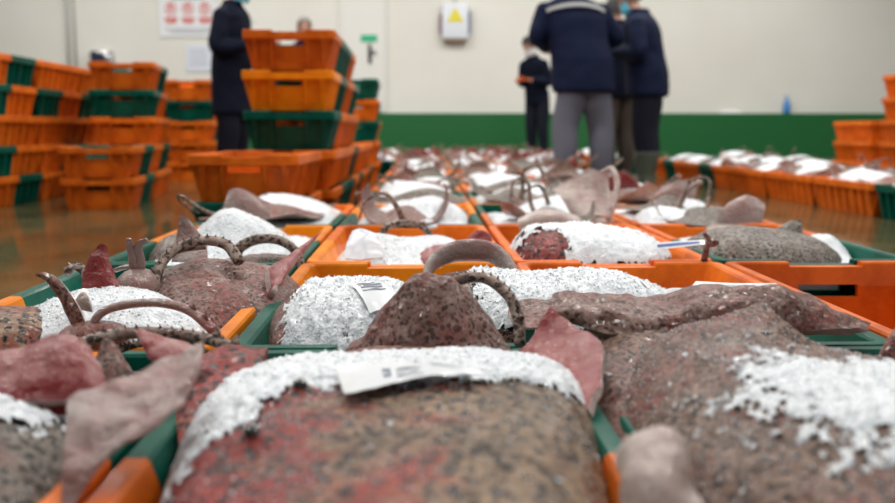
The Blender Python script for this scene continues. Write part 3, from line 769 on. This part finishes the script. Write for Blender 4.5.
# --- second row, centre crate
D = Mound((-.115, 1.44), .15, .22, .222, .13, rad(4), 2.3, 3, .6, [(-.22, 1.56, .05, .014), (-.13, 1.5, .05, -.012)], (0, -.02), 10)
g = MB(); D.geo(g, 0, 40, 120); 
flap(g, PP([[(268, 300, 1.5), (275, 290, 1.5), (282, 280, 1.55)], [(268, 282, 1.52), (285, 268, 1.6), (300, 258, 1.7)], [(267, 268, 1.54), (290, 254, 1.68), (322, 231, 1.9)]]), 14, 20, .01, .002, .002, 2, 1, 19, (0, 1, 0, 1))
thing('ray', g, [SKIN_PINK, BELLY, BELLY_RED], (-.115, 1.44, .13), 'ray buried in ice with pink fin slanting up, second-row centre crate', 'ray')
g = MB()
pts = sheet(g, lambda x, y: D.top(x, y) if D.r(x, y) < .99 else None, -.27, .04, 1.2, 1.68, lambda x, y: .75 - 1.5 * soft(-x, .17, .25) - .6 * soft(1.3 - y, 0, .08), .013, .0036, 20)
g2 = clump(33, .19, .35, .125, [(0, -.1, .2, .03)], 60, 100, .004)
for v in g2.v: v += Vector((colx(0), rowy(1), 0))
g.v, g.f, g.m = g.v, g.f, g.m; g.add(g2.v, g2.f); shards(g, [rr.choice(pts) for _ in range(2000)], .0022, 21)
ice_thing(g, (colx(0), rowy(1), .1), 'smooth heap of crushed ice under a paper tag, second-row centre crate')
g = MB()
g.tube(spline([P(424, 284, 1.6), P(432, 264, 1.65), P(450, 253, 1.68), P(472, 250, 1.69), P(495, 254, 1.68), P(512, 272, 1.64), P(516, 290, 1.6)], 30), [.006 + .009 * math.sin(math.pi * i / 29) for i in range(30)], 12, 1, 1.5, (0, 0, 1))
g.ball(P(470, 290, 1.64), (.085, .06, .035), 2)
thing('ray', g, [BELLY, BELLY_GREY, SKIN], P(470, 292, 1.62), 'rounded pale wing edge curling up behind the raised mottled wing', 'ray')

# --- second row, between centre and right crates: big ray, ice down its back
E = Mound((.185, 1.52), .27, .17, .216, .15, rad(-4), 2.1, 3, .6, [(.08, 1.6, .06, .015), (.3, 1.56, .1, .01)], (.02, 0), 11)
g = MB(); E.geo(g, 0, 40, 140)
flap(g, PP([[(512, 322, 1.3), (528, 328, 1.28), (545, 328, 1.28), (560, 326, 1.28)], [(508, 312, 1.35), (526, 316, 1.34), (544, 314, 1.34), (562, 312, 1.33)], [(512, 302, 1.4), (528, 303, 1.4), (545, 302, 1.4), (566, 300, 1.4)]]), 24, 14, .012, .003, .003, 2, 1, 24)
thing('ray', g, [SKIN, BELLY, SKIN_PINK], (.185, 1.52, .14), 'olive-grey ray stretched across two second-row crates under ice and tag', 'ray')
g = MB()
pts = sheet(g, lambda x, y: E.top(x, y) if E.r(x, y) < .98 else None, -.06, .46, 1.35, 1.7, lambda x, y: .55 - 1.3 * soft(-x, -.12, -.03) + .0 * y - .9 * soft(x, .4, .46), .012, .0036, 25)
shards(g, [rr.choice(pts) for _ in range(2000)], .0024, 26)
specks(g, E, 1500, 54); ice_thing(g, (.2, 1.5, .2), 'strip of crushed ice along the olive-grey ray spanning two crates')
g = clump(35, .19, .35, .1, [(0, -.15, .2, .06)], 50, 90)
for v in g.v: v += Vector((colx(1), rowy(1), 0))
ice_thing(g, (colx(1), rowy(1), 0), 'low crushed ice beneath the olive-grey ray, second-row right crate')

# --- third row
iceheap((colx(-1), rowy(2), 0), sculpt(41, .165, [(.06, -.12, .12, .085), (-.03, -.08, .1, .05)], 2600), 0, 'tall white mound of crushed ice in the third-row left crate')
g = MB(); arc(g, [(236, 268, 1.98), (238, 250, 1.99), (255, 240, 2.0), (278, 240, 2.0), (296, 252, 1.98), (303, 275, 1.95)], .014, .009)
M_ = Mound((-.37, 2.02), .12, .07, .2, .14, 0, 2, 3, .6); M_.geo(g, 0, 14, 50)
thing('ray', g, [SKIN, BELLY, TAIL], (-.37, 2.02, .13), 'ray with dark-banded tail hoop in front of the tall ice mound', 'ray')
g = MB(); flap(g, PP([[(222, 222, 2.55), (245, 220, 2.55), (272, 218, 2.55)], [(224, 205, 2.57), (246, 202, 2.57), (266, 208, 2.57)], [(228, 191, 2.6), (240, 189, 2.6), (256, 198, 2.6)]]), 14, 12, .008, .002, .002, 0, 1, 27)
g.ball(P(248, 230, 2.55), (.08, .07, .015), 0)
thing('ray', g, [BELLY_GREY, BELLY, TAIL], P(248, 228, 2.55), 'grey translucent fin rising behind the tall ice mound', 'ray')
M_ = Mound((-.6, 2.35), .1, .2, .215, .14, 0, 2, 3, .6); g = MB(); M_.geo(g, 0, 20, 60)
thing('ray', g, [SKIN_GREY, BELLY, TAIL], (-.6, 2.35, .13), 'grey ray flat against the left side of the third-row left crate', 'ray')

iceheap((colx(0), rowy(2), 0), sculpt(43, .16, [(.04, -.12, .13, .055), (-.1, -.16, .07, .035)], 2200), 0, 'crushed ice mound beside folded plastic in the third-row centre crate')
g = MB(); flap(g, PP([[(345, 258, 2.05), (362, 260, 2.03), (382, 258, 2.05)], [(347, 244, 2.1), (364, 240, 2.1), (384, 246, 2.1)], [(352, 232, 2.16), (366, 230, 2.16), (378, 236, 2.16)]]), 14, 12, .006, .003, .004, 0, 0, 28)
tag(g.build('plastic_wrap', plain('clear_wrap', (.62, .62, .66), .3)), 'crumpled white plastic wrap at the left of the third-row centre crate', 'wrap')
g = MB(); flap(g, PP([[(462, 258, 2.05), (478, 260, 2.03), (496, 256, 2.05)], [(464, 246, 2.08), (479, 243, 2.08), (494, 246, 2.08)], [(470, 236, 2.1), (480, 231, 2.1), (490, 236, 2.1)]]), 14, 12, .008, .004, .002, 0, 1, 29)
arc(g, [(380, 245, 2.3), (386, 228, 2.32), (405, 222, 2.33), (424, 228, 2.32), (432, 240, 2.3)], .011, .009, n=26)
M_ = Mound((.06, 2.15), .1, .12, .205, .14, 0, 2, 3, .6); M_.geo(g, 0, 20, 60)
thing('ray', g, [BELLY_RED, BELLY, TAIL], (.06, 2.15, .13), 'dark red curled ray wing at the right of the third-row centre crate', 'ray')

E2 = Mound((.4, 2.2), .2, .2, .235, .15, rad(-8), 2.1, 3, .6, [(.25, 2.2, .06, .012)], (-.06, 0), 14)
g = MB(); E2.geo(g, 0, 30, 100); thing('ray', g, [SKIN_RED, BELLY, TAIL], (.4, 2.2, .14), 'dark red ray whitened with ice in the third-row centre-right crate', 'ray')
g = MB(); pts = sheet(g, lambda x, y: E2.top(x, y) if E2.r(x, y) < .98 else None, .2, .6, 2.0, 2.4, lambda x, y: .5 - 1.1 * math.exp(-(((x - .27) / .06) ** 2 + ((y - 2.1) / .08) ** 2)), .012, .005, 30)
ice_thing(g, (.4, 2.2, .2), 'ice crust over the dark red ray, third-row centre-right crate')
iceheap((colx(1), rowy(2), 0), LOWICE, 0, 'low ice bed under the dark red ray, third-row centre-right crate')
E3 = Mound((.82, 2.22), .2, .2, .232, .15, rad(-10), 2.0, 3, .6, [(.8, 2.2, .06, .01)], (-.03, 0), 15)
g = MB(); E3.geo(g, 0, 30, 100)
flap(g, PP([[(768, 240, 2.25), (785, 242, 2.25), (806, 242, 2.25)], [(776, 230, 2.27), (788, 230, 2.27), (803, 234, 2.27)], [(784, 224, 2.3), (792, 222, 2.3), (801, 220, 2.3)]]), 12, 8, .006, .002, .002, 0, 1, 31)
thing('ray', g, [SKIN_GREY, BELLY, TAIL], (.82, 2.22, .14), 'grey speckled ray under a printed strip in the third-row right crate', 'ray')
iceheap((colx(2), rowy(2), 0), sculpt(45, .165, [(.13, -.1, .09, .045)], 1200), 0, 'crushed ice at the right of the grey speckled ray, third-row right crate')
g = MB(); g.tube(spline([P(704, 262, 1.96), P(706, 250, 1.96), P(709, 240, 1.96), P(704, 233, 1.96)], 12), [.008 - .0003 * i for i in range(12)], 8, 0)
g.ball(P(712, 243, 1.96), (.016, .008, .009), 0); g.ball(P(704, 266, 1.96), (.02, .02, .012), 0)
thing('ray', g, [SKIN_PINK, BELLY, TAIL], P(704, 268, 1.96), 'small knobbly ray tail tip sticking up by the printed strip', 'ray')
# empty second-row crate at right holds only meltwater ice at its bottom; two more wings of far neighbours
def wing(rows, label, mats=(BELLY, SKIN_PINK, TAIL), th=.01, base=None, tail=None, seed=0):
    g = MB(); flap(g, PP(rows), 24, 14, th, .003, .002, 0, 1, seed)
    p = P(*rows[0][len(rows[0]) // 2]); g.ball(p + Vector((0, .03, -.02)), (.08, .07, .015), 1)
    if tail: arc(g, tail, .012, .009, n=30)
    return thing('ray', g, list(mats), p - Vector((0, 0, .02)), label, 'ray')
wing([[(572, 216, 2.95), (590, 216, 2.9), (612, 216, 2.95)], [(560, 196, 3.0), (586, 194, 3.0), (610, 196, 3.0)], [(552, 190, 3.05), (580, 177, 3.05), (608, 168, 3.05)]],
     'broad pinkish ray wing with a tall white tail bow, fourth-row centre-right crate', (BELLY, BELLY, BELLY), tail=[(604, 172, 3.0), (612, 169, 2.95), (617, 182, 2.9), (615, 200, 2.85), (608, 220, 2.8)], seed=40)
wing([[(645, 212, 3.3), (665, 214, 3.3), (690, 212, 3.3)], [(652, 198, 3.32), (672, 194, 3.32), (695, 196, 3.32)], [(662, 188, 3.35), (680, 181, 3.35), (698, 184, 3.35)]],
     'rounded grey wing and pale curved tail beside the boots, fourth-row right crate', (BELLY_GREY, BELLY, BELLY), tail=[(676, 214, 3.2), (682, 200, 3.2), (690, 188, 3.2), (702, 182, 3.2)], seed=41)
wing([[(715, 222, 2.7), (735, 224, 2.7), (762, 222, 2.7)], [(722, 210, 2.72), (740, 206, 2.72), (765, 210, 2.72)], [(730, 202, 2.75), (748, 196, 2.75), (764, 204, 2.75)]],
     'wrinkled grey ray wing curling at the far corner of the third-row right crate', (BELLY_GREY, BELLY, TAIL), seed=42)
wing([[(520, 232, 2.6), (550, 232, 2.6), (585, 230, 2.6)], [(518, 223, 2.6), (550, 217, 2.6), (582, 222, 2.6)], [(518, 219, 2.65), (545, 210, 2.65), (578, 217, 2.65)]],
     'long low pinkish ray wing arching over ice, third-row centre-right crate back', (BELLY, BELLY_GREY, TAIL), seed=43)

# ------------------------------------------------------------------ paper tags on the fish
def paper(rows, label, lines, ink=INK, lift=.004, surf=None):
    S = net([[Q(q[0], q[1], surf, q[2] - .25, q[2] + .3) for q in r] for r in rows] if surf not in (None, True) else PP(rows)); g = MB(); n = 24
    up = Vector((0, 0, 1))
    def at(u, v, h=0):
        p = S(u, v)
        if surf: p.z = max(p.z if surf is True else -9, surf(p.x, p.y) if surf is not True else p.z)
        return p + Vector((0, -.0, lift + h))
    top = [[at(i / n, j / 6) for i in range(n + 1)] for j in range(7)]; bot = [[p - Vector((0, 0, .0007)) for p in r] for r in top]
    g.grid(top); g.grid(bot, flip=True); rg = lambda q: q[0][:] + [r[-1] for r in q[1:]] + q[-1][-2::-1] + [r[0] for r in q[-2:0:-1]]; g.grid([rg(bot), rg(top)], closed=True)
    base = top[0][0].copy(); root = empty('paper_tag', base); tag(root, label, 'tag')
    for v in g.v: v -= base
    g.build('tag_sheet', PAPER, root)
    t = MB()
    for u0, u1, v0, v1 in lines:
        k = 10; t.grid([[at(u0 + (u1 - u0) * i / k, v, .0006) - base for i in range(k + 1)] for v in (v0, v1)])
    t.build('printed_text', ink, root)
    return root
aT = lambda x, y: A.top(x, y) + .008
L1 = [(.4, .62, .25, .3), (.4, .58, .4, .44), (.4, .6, .55, .6), (.66, .9, .8, .84), (.68, .88, .68, .71), (.3, .36, .3, .7)]
paper([[(344, 398, .8), (390, 388, .83), (430, 380, .85), (486, 378, .86)], [(336, 372, .87), (385, 366, .89), (430, 366, .9), (476, 373, .88)]],
      'long white paper tag lying across the huge reddish ray in front', L1, surf=aT)
dT = lambda x, y: D.top(x, y) + .014
paper([[(370, 318, 1.36), (398, 308, 1.38), (402, 304, 1.38)], [(350, 286, 1.52), (368, 284, 1.54), (380, 284, 1.54)]], 'white paper tag frozen on the ice heap of the second-row centre crate',
      [(.1, .8, .75, .8), (.1, .7, .65, .69), (.1, .75, .55, .59), (.1, .6, .85, .9)], surf=dT)
paper([[(648, 292, 1.36), (672, 288, 1.38), (706, 278, 1.4)], [(640, 283, 1.44), (665, 278, 1.46), (692, 274, 1.48)]], 'white paper tag beside the pale wing edge on the olive-grey ray',
      [(.15, .8, .3, .36), (.15, .7, .5, .55), (.15, .75, .7, .74)], surf=lambda x, y: E.top(x, y) + .008)
paper([[(690, 288, 1.42), (735, 289, 1.42), (778, 286, 1.42)], [(696, 281, 1.45), (735, 283, 1.45), (776, 283, 1.45)]], 'narrow white paper strip reaching over the orange rim at right', [(.1, .5, .5, .56)], surf=True, lift=0)
paper([[(654, 250, 1.97), (680, 247, 1.97), (706, 244, 1.97)], [(652, 243, 1.99), (680, 241, 1.99), (704, 240, 1.99)]], 'white strip with blue print on the grey speckled ray, third row',
      [(.08, .9, .25, .7)], BLUEINK, surf=True, lift=0)

# ------------------------------------------------------------------ stacks of empty crates
def stack(x, y, rz, levels, where, group, z0=0):
    n = len(levels)
    for k, (a, b) in enumerate(levels):
        pos = 'topmost' if k == n - 1 else 'bottom' if k == 0 else '%s up' % ORD[k]
        crate((x + rn.uniform(-.006, .006), y + rn.uniform(-.008, .008), z0 + k * .191), a, b, rz + rad(rn.uniform(-1, 1)), '%s crate, %s of stack %s' % (desc(a, b), pos, where), group)
O, G_, Y = 'orange', 'green', 'amber'
gs = 'crates stacked at centre-left'
stack(-.715, 4.04, 0, [(G_, O), (O, O)], 'of two before the tall stack', gs)
stack(-.655, 4.86, 0, [(O, G_), (O, O), (G_, O), (Y, G_), (O, G_)], 'nearest the dark coat', gs)
stack(-.655, 5.68, 0, [(G_, O), (O, G_), (O, O), (O, G_), (G_, O)], 'right behind the tall front one', gs)
for k, y in enumerate((6.5, 7.32)): stack(-.655, y, 0, [(O, G_), (O, O)] if k else [(G_, O), (O, O)], ('low one before the far green-topped stack', 'low one behind the two tall ones')[1 - k], gs)
stack(-.655, 8.9, 0, [(O, O), (O, G_), (G_, O), (O, G_), (G_, G_)], 'with green top under the door handle', gs)
gl = 'crates stacked at far left'
# long sides towards the aisle
stack(-2.83, 5.14, 0, [(O, O), (O, G_), (O, O), (O, G_), (G_, O)], 'cut by the left edge', gl)
stack(-2.83, 5.95, 0, [(O, G_), (G_, O), (O, O), (G_, O), (O, G_)], 'second along the left edge', gl)
stack(-2.83, 6.76, 0, [(O, O), (O, G_), (O, O), (G_, O), (O, O)], 'third along the left edge', gl)
stack(-2.83, 7.57, 0, [(O, O), (O, G_), (O, O), (G_, O), (O, O)], 'fourth along the left edge', gl)
stack(-2.03, 5.98, rad(7), [(O, G_), (O, G_)], 'low pair before the chrome dispenser stack', gl)
stack(-2.17, 6.9, rad(8), [(O, O), (O, G_), (O, O), (G_, O), (O, G_)], 'under the chrome dispenser', gl)
stack(-2.25, 9.1, rad(3), [(O, O), (O, O), (O, G_), (G_, O), (O, O)], 'beside the dark coat', gl)
stack(-2.74, 9.1, rad(2), [(O, O), (O, G_), (O, O), (G_, O), (O, O)], 'hidden behind the dispenser stack', gl)
gr = 'empty crates stacked at right'
stack(4.35, 8.85, 0, [(O, O), (O, O), (O, O)], 'low one by the right edge', gr)
stack(4.2, 7.6, 0, [(O, O), (O, O), (O, O), (O, O), (O, O)], 'tall one at the right edge', gr)

# ------------------------------------------------------------------ right-hand row of fish crates along the aisle
ends_r = [(O, G_), (O, O), (O, O), (O, O), (O, G_), (O, O), (G_, O)]
rr = random.Random(8)
ROWN = ['first', 'second', 'third', 'fourth', 'fifth', 'sixth', 'seventh', 'eighth']
for ci, (cx_, y0, n) in enumerate(((2.68, 4.57, 7), (3.16, 4.8, 6), (3.64, 8.9, 3), (2.2, 10.4, 3))):
    for k in range(n):
        y = y0 + .815 * k; a, b = ends_r[k] if ci == 0 else rr.choice([(O, G_), (O, O), (G_, O)])
        wh = '%s along right row %s' % (ROWN[k], ('facing aisle', 'second in', 'furthest right', 'by green wall')[ci])
        crate((cx_, y, 0), a, b, rad(rr.uniform(-1, 1)), '%s crate of rays, %s' % (desc(a, b), wh), 'fish crates in the right-hand rows')
        iceheap((cx_, y, 0), ICEV[(k + ci) % 4], 0, 'ice in crate, ' + wh)
        for yy, e in ((-.18, 'near end'), (.18, 'far end')):
            v = rr.choice((3, 3, 0, 1, 2, 5)); fish((cx_ + rr.uniform(-.03, .03), y + yy, .178), v, rr.uniform(0, 6.28), 'ray, %s, %s of crate %s' % (WINGD[v], e, wh), 'rays in the right-hand rows', False, .8)

# ------------------------------------------------------------------ people
SKINH = plain('face_skin', (.5, .27, .19), .5)
NAVY = plain('navy_cloth', (.005, .009, .03), .75); NAVY2 = plain('dark_navy_cloth', (.004, .006, .016), .8)
GREYT = plain('grey_trousers', (.11, .11, .14), .85); BROWNT = plain('brown_trousers', (.075, .06, .05), .85); BLACKT = plain('black_trousers', (.01, .011, .02), .8)
BOOT = plain('olive_rubber', (.075, .09, .07), .45); SHOE = plain('black_shoe', (.012, .012, .014), .4)
MASKB = plain('mask_blue', (.1, .42, .55), .7); MASKW = plain('mask_white', (.62, .63, .64), .7)
HAIRB = plain('black_hair', (.012, .01, .01), .6); HAIRG = plain('grey_hair', (.2, .18, .16), .7)
BAND = plain('reflective_band', (.42, .43, .42), .4); GLOVE = plain('orange_glove', (.6, .13, .03), .45); GILET = plain('navy_padded', (.02, .025, .08), .6)

def person(loc, yaw, label, H=1.75, bulk=1., arms='down', lean=(0, 0), nod=0., jacket=NAVY, trousers=GREYT, shoes=SHOE, boot=.12,
           hair=HAIRB, mask=None, hands=SKINH, band=None, badge=None, hem=.86, stance=.1):
    k = H / 1.75; root = empty('person', loc, yaw); tag(root, label, 'person')
    def W(v):
        v = Vector(v); f = max(0, v.z - .9); v = Vector((v.x + lean[0] * f, v.y - lean[1] * f, v.z - .12 * (lean[0] ** 2 + lean[1] ** 2) * f))
        return v * k
    B = bulk
    sh = [Vector((s * .19 * B, .0, 1.37)) for s in (-1, 1)]
    if arms == 'down': el = [Vector((s * .27 * B, .03, 1.13)) for s in (-1, 1)]; wr = [Vector((s * .26 * B, -.06, .9)) for s in (-1, 1)]
    elif arms == 'out': el = [Vector((s * .265 * B, -.03, 1.17)) for s in (-1, 1)]; wr = [Vector((s * .16 * B, -.25, 1.1)) for s in (-1, 1)]
    else: el = [Vector((s * .25 * B, .0, 1.13)) for s in (-1, 1)]; wr = [Vector((s * .09, -.27, 1.15)) for s in (-1, 1)]
    hc = Vector((0, -.025 - nod * .09, 1.625 - nod * .03)); nk = Vector((0, 0, 1.46)); rot = Matrix.Rotation(nod, 3, 'X')
    hp = lambda v: hc + rot @ Vector(v)
    def legs(g, r, z0=.08):
        for s in (-1, 1):
            pts = [(s * stance, .0, z0), (s * (stance * .97), .015, .3), (s * stance * .95, -.01, .5), (s * .095, .0, .72), (s * .085, .0, .93)]
            pts = [W(p) for p in pts if p[2] >= z0]; rr = [r[0], r[1], r[2], r[3], r[4]][-len(pts):]
            g.tube(spline(pts, 16), [cr([Vector((q, 0, 0)) for q in rr], i / 15).x * k for i in range(16)], 16)
            g.ball(pts[0], rr[0] * k * .99)
    def arm(g, s, r, end=1.):
        i = 0 if s < 0 else 1; a, b, c = sh[i], el[i], wr[i]; c = b + (c - b) * end
        ps = [a, a * .5 + b * .5, b, b * .5 + c * .5, c]
        g.ball(W(a), r[0] * k * 1.05); g.tube(spline([W(p) for p in ps], 18), [cr([Vector((q, 0, 0)) for q in r], t / 17).x * k for t in range(18)], 14)
        g.ball(W(b), r[2] * k)
    # body
    g = MB(); legs(g, (.042, .055, .056, .072, .085))
    for s in (-1, 1): g.ball(W((s * stance, -.06, .045)), (.042 * k, .12 * k, .04 * k))
    tor = [(.86, .13, .09), (.95, .16, .105), (1.1, .135, .095), (1.25, .16, .11), (1.38, .175, .105), (1.45, .11, .075), (1.48, .05, .05)]
    g.loft([(W((0, 0, z)), rx * k * B, ry * k * B) for z, rx, ry in tor], 24)
    for s in (-1, 1): arm(g, s, (.05, .043, .038, .034, .025))
    g.tube([W(nk - Vector((0, 0, .06))), W(nk), W(hc + Vector((0, .01, -.03)))], [.062 * k, .056 * k, .054 * k], 16)
    g.ball(W(hp((0, .01, .02))), (.074 * k, .093 * k, .095 * k), 0, 24, 16)
    g.ball(W(hp((0, -.03, -.055))), (.05 * k, .055 * k, .055 * k), 0, 20, 12)
    g.tube([W(hp((0, -.085, .02))), W(hp((0, -.108, -.02))), W(hp((0, -.09, -.03)))], [.009 * k, .014 * k, .012 * k], 10)
    for s in (-1, 1): g.ball(W(hp((s * .075, .015, -.005))), (.012 * k, .02 * k, .03 * k))
    me = baked(g.data('w', [hands if False else SKINH]), [('REMESH', dict(mode='VOXEL', voxel_size=.011)), ('SMOOTH', dict(iterations=3))])
    q = MB(); q.v = [v.co.copy() for v in me.vertices]; q.f = [tuple(p.vertices) for p in me.polygons]; q.m = [0] * len(q.f)
    hm = 1 if hands is not SKINH else 0
    for i, s in enumerate((-1, 1)):       # hands with five bent fingers
        w = wr[i]; d = (wr[i] - el[i]).normalized(); side = Vector((s, 0, 0)); side = (side - d * side.dot(d)).normalized(); up = d.cross(side)
        pc = w + d * .05; q.ball(W(pc), (.036 * k, .05 * k, .018 * k), hm, 14, 8, Matrix((side, d, up)).transposed())
        for fi in range(4):
            b0 = w + d * .085 + side * (-.027 + .018 * fi); ln = (.068, .078, .074, .058)[fi]
            q.tube([W(b0), W(b0 + d * ln * .45 + up * .006), W(b0 + d * ln * .8 + up * .02), W(b0 + d * ln * .92 + up * .035)], [.0095 * k, .009 * k, .0085 * k, .006 * k], 8, hm)
        b0 = w + d * .03 - side * .03
        q.tube([W(b0), W(b0 + d * .03 - side * .022 + up * .01), W(b0 + d * .055 - side * .022 + up * .025)], [.012 * k, .011 * k, .007 * k], 8, hm)
    q.build('body', [SKINH, hands], root)
    # face
    for s in (-1, 1):
        e = MB(); e.ball(W(hp((s * .03, -.083, .012))), .011 * k); e.build('eye', EYE_M, root)
    e = MB(); e.ball(W(hp((0, -.086, -.058))), (.024 * k, .008 * k, .007 * k)); e.build('mouth', plain('lips', (.4, .15, .12), .5), root)
    # hair
    h = MB(); rows = []
    for i in range(10):
        ph = math.pi * .56 * i / 9 + .02; row = []
        for j in range(24):
            th = 2 * math.pi * j / 24; c = Vector((.085 * math.sin(ph) * math.cos(th), .012 + .107 * math.sin(ph) * math.sin(th), .024 + .108 * math.cos(ph)))
            if c.y < -.045 and c.z < .075: c.z = .075 + (c.z - .075) * .1
            if c.y > .02: c.z -= .05 * (i / 9) ** 3
            c += c.normalized() * .006 * noise.noise(c * 60); row.append(W(hp(c)))
        rows.append(row)
    h.grid(rows, 0, closed=True, capa=True, flip=True); h.build('hair', hair, root)
    if mask:
        m = MB(); rows = []
        for i in range(9):
            z = -.105 + .095 * i / 8; row = []
            for j in range(17):
                a = rad(-75 + 150 * j / 16); f = 1 + .15 * math.exp(-((j - 8) / 3) ** 2) * math.sin(math.pi * i / 8)
                r = (.064 + .018 * math.sin(math.pi * min(1, (i + 3) / 10)))
                row.append(W(hp((r * math.sin(a), -.01 - (r + .022) * math.cos(a) * f, z))))
            rows.append(row)
        m.grid(rows)
        for s in (-1, 1): m.tube([W(hp((s * .062, -.03, -.03))), W(hp((s * .082, .005, -.005))), W(hp((s * .08, .02, .01)))], .0025 * k, 6)
        m.build('face_mask', mask, root)
    # clothes
    g = MB(); legs(g, tuple(q * (B * .8 + .2) for q in (.076, .082, .09, .104, .11)), .1 if boot < .2 else .27)
    g.loft([(W((0, 0, z)), rx * k * B, ry * k * B) for z, rx, ry in ((.84, .14, .105), (.9, .175, .12), (1.0, .17, .12))], 24)
    put('trousers', baked(g.data('w', [trousers]), [('REMESH', dict(mode='VOXEL', voxel_size=.014)), ('SMOOTH', dict(iterations=4))]), root)
    g = MB()
    tj = [(hem - .02, .19, .14), (hem + .0, .206, .155), (1.0, .202, .152), (1.15, .188, .14), (1.3, .205, .143), (1.38, .215, .128), (1.43, .175, .11), (1.462, .115, .09), (1.49, .078, .078), (1.52, .075, .078)]
    g.loft([(W((0, 0, z)), rx * k * B, ry * k * B) for z, rx, ry in tj], 28)
    for s in (-1, 1): arm(g, s, (.064, .07, .064, .056, .048), .96)
    me = baked(g.data('w', [jacket]), [('REMESH', dict(mode='VOXEL', voxel_size=.014)), ('SMOOTH', dict(iterations=4))])
    for v in me.vertices:
        f = .9 * noise.noise(Vector(v.co) * 9) * .008; v.co += Vector((f, f, 0))
    jk = put('jacket', me, root)
    if band:         # reflective tape across the upper back
        m = MB(); up_ = []; lo = []
        for j in range(25):
            a = rad(20 + 140 * j / 24); zc = 1.355 + .045 * math.sin(a) ** 2
            for lst, dz in ((lo, -.014), (up_, .014)):
                lst.append(W((.206 * B * math.cos(a), (.152 * B) * math.sin(a) + .002, zc + dz)))
        m.grid([lo, up_], flip=True); m.build('reflective_band', band, root)
    if badge:
        m = MB(); rows = [[W((x, -.148 * B - .004 + .25 * x * x, z)) for x in (.06, .08, .1, .12)] for z in (1.335, 1.355)]
        m.grid(rows); m.build('chest_badge', badge, root)
    # footwear
    for s in (-1, 1):
        g = MB(); g.ball(W((s * stance, -.055, .05)), (.052 * k, .14 * k, .048 * k), 0, 20, 10)
        top = boot; g.loft([(W((s * stance, .01, .03)), .055 * k, .075 * k), (W((s * stance, .005, .1)), .058 * k, .068 * k), (W((s * stance, .01, top)), .105 * k if boot > .2 else .06 * k, .105 * k if boot > .2 else .06 * k)], 18)
        me = baked(g.data('w', [shoes]), [('REMESH', dict(mode='VOXEL', voxel_size=.01)), ('SMOOTH', dict(iterations=2))])
        zm = min(v.co.z for v in me.vertices)
        for v in me.vertices: v.co.z = max(v.co.z, 0.001)
        put('boot' if boot > .2 else 'shoe', me, root)
    return root

p1 = person((-1.55, 7.5, 0), rad(75), 'person in dark navy coat and blue mask standing behind the tall crate stack', 1.74, 1.0, 'front', (0, .04), .25, NAVY2, BLACKT, SHOE, .12, HAIRB, MASKB, badge=MASKW, hem=.62)
p2 = person((-1.32, 10.3, 0), rad(10), 'person with grey hair whose head shows over the tall crate stack', 1.72, 1.0, 'down', jacket=NAVY2, trousers=BLACKT, hair=HAIRG)
p3 = person((1.31, 7.6, 0), rad(188), 'person seen from behind in navy jacket with pale back band and grey trousers', 1.86, 1.22, 'out', (.16, .16), .5, NAVY, GREYT, SHOE, .12, HAIRG, band=BAND, hem=.76, stance=.15)
p4 = person((1.85, 8.85, 0), rad(200), 'person in dark jacket and brown trousers half hidden between two workers', 1.76, .98, 'front', (0, .06), .2, NAVY2, BROWNT, SHOE, .12, HAIRB, hem=.8)
p5 = person((1.93, 7.98, 0), rad(-112), 'person in navy jacket, blue mask and olive rubber boots looking down', 1.75, 1.2, 'front', (0, .16), .5, NAVY, BLACKT, BOOT, .3, HAIRG, MASKB, hem=.79)
p6 = person((1.6, 13.1, 0), rad(-40), 'person with white mask and orange gloves standing by the green wall', 1.8, .86, 'front', (0, .22), .5, NAVY2, BLACKT, SHOE, .12, HAIRB, MASKW, hands=GLOVE, hem=.85)

# ------------------------------------------------------------------ light: the hall's ceiling strip lights
w = bpy.data.worlds.new('hall'); sc.world = w; w.use_nodes = True
bg = w.node_tree.nodes['Background']; bg.inputs[0].default_value = (.86, .93, 1, 1); bg.inputs[1].default_value = .09
for j, y in enumerate((.4, 3.0, 6.0, 9.2, 12.4)):
    for x in (-5.5, -1.7, 1.9, 5.6):
        l = bpy.data.lights.new('strip_light', 'AREA'); l.shape = 'RECTANGLE'; l.size = 2.4; l.size_y = .12
        l.energy = {.4: 34, 3.0: 78}.get(y, 98); l.color = (1, .98, .94)
        o = bpy.data.objects.new('strip_light', l); COL.objects.link(o); o.location = (x, y, 4.6)
# cool fill light, added behind the camera and to the right
l = bpy.data.lights.new('rear_fill_light', 'AREA'); l.shape = 'RECTANGLE'; l.size = 5; l.size_y = 3; l.energy = 50; l.color = (.9, .96, 1)
o = bpy.data.objects.new('rear_fill_light', l); COL.objects.link(o); o.location = (4, -6, 2.6); o.rotation_euler = (rad(68), 0, rad(25))

sc.view_settings.view_transform = 'Standard'; sc.view_settings.look = 'None'; sc.view_settings.gamma = 1
sc.view_settings.use_curve_mapping = False; sc.view_settings.exposure = 0.0
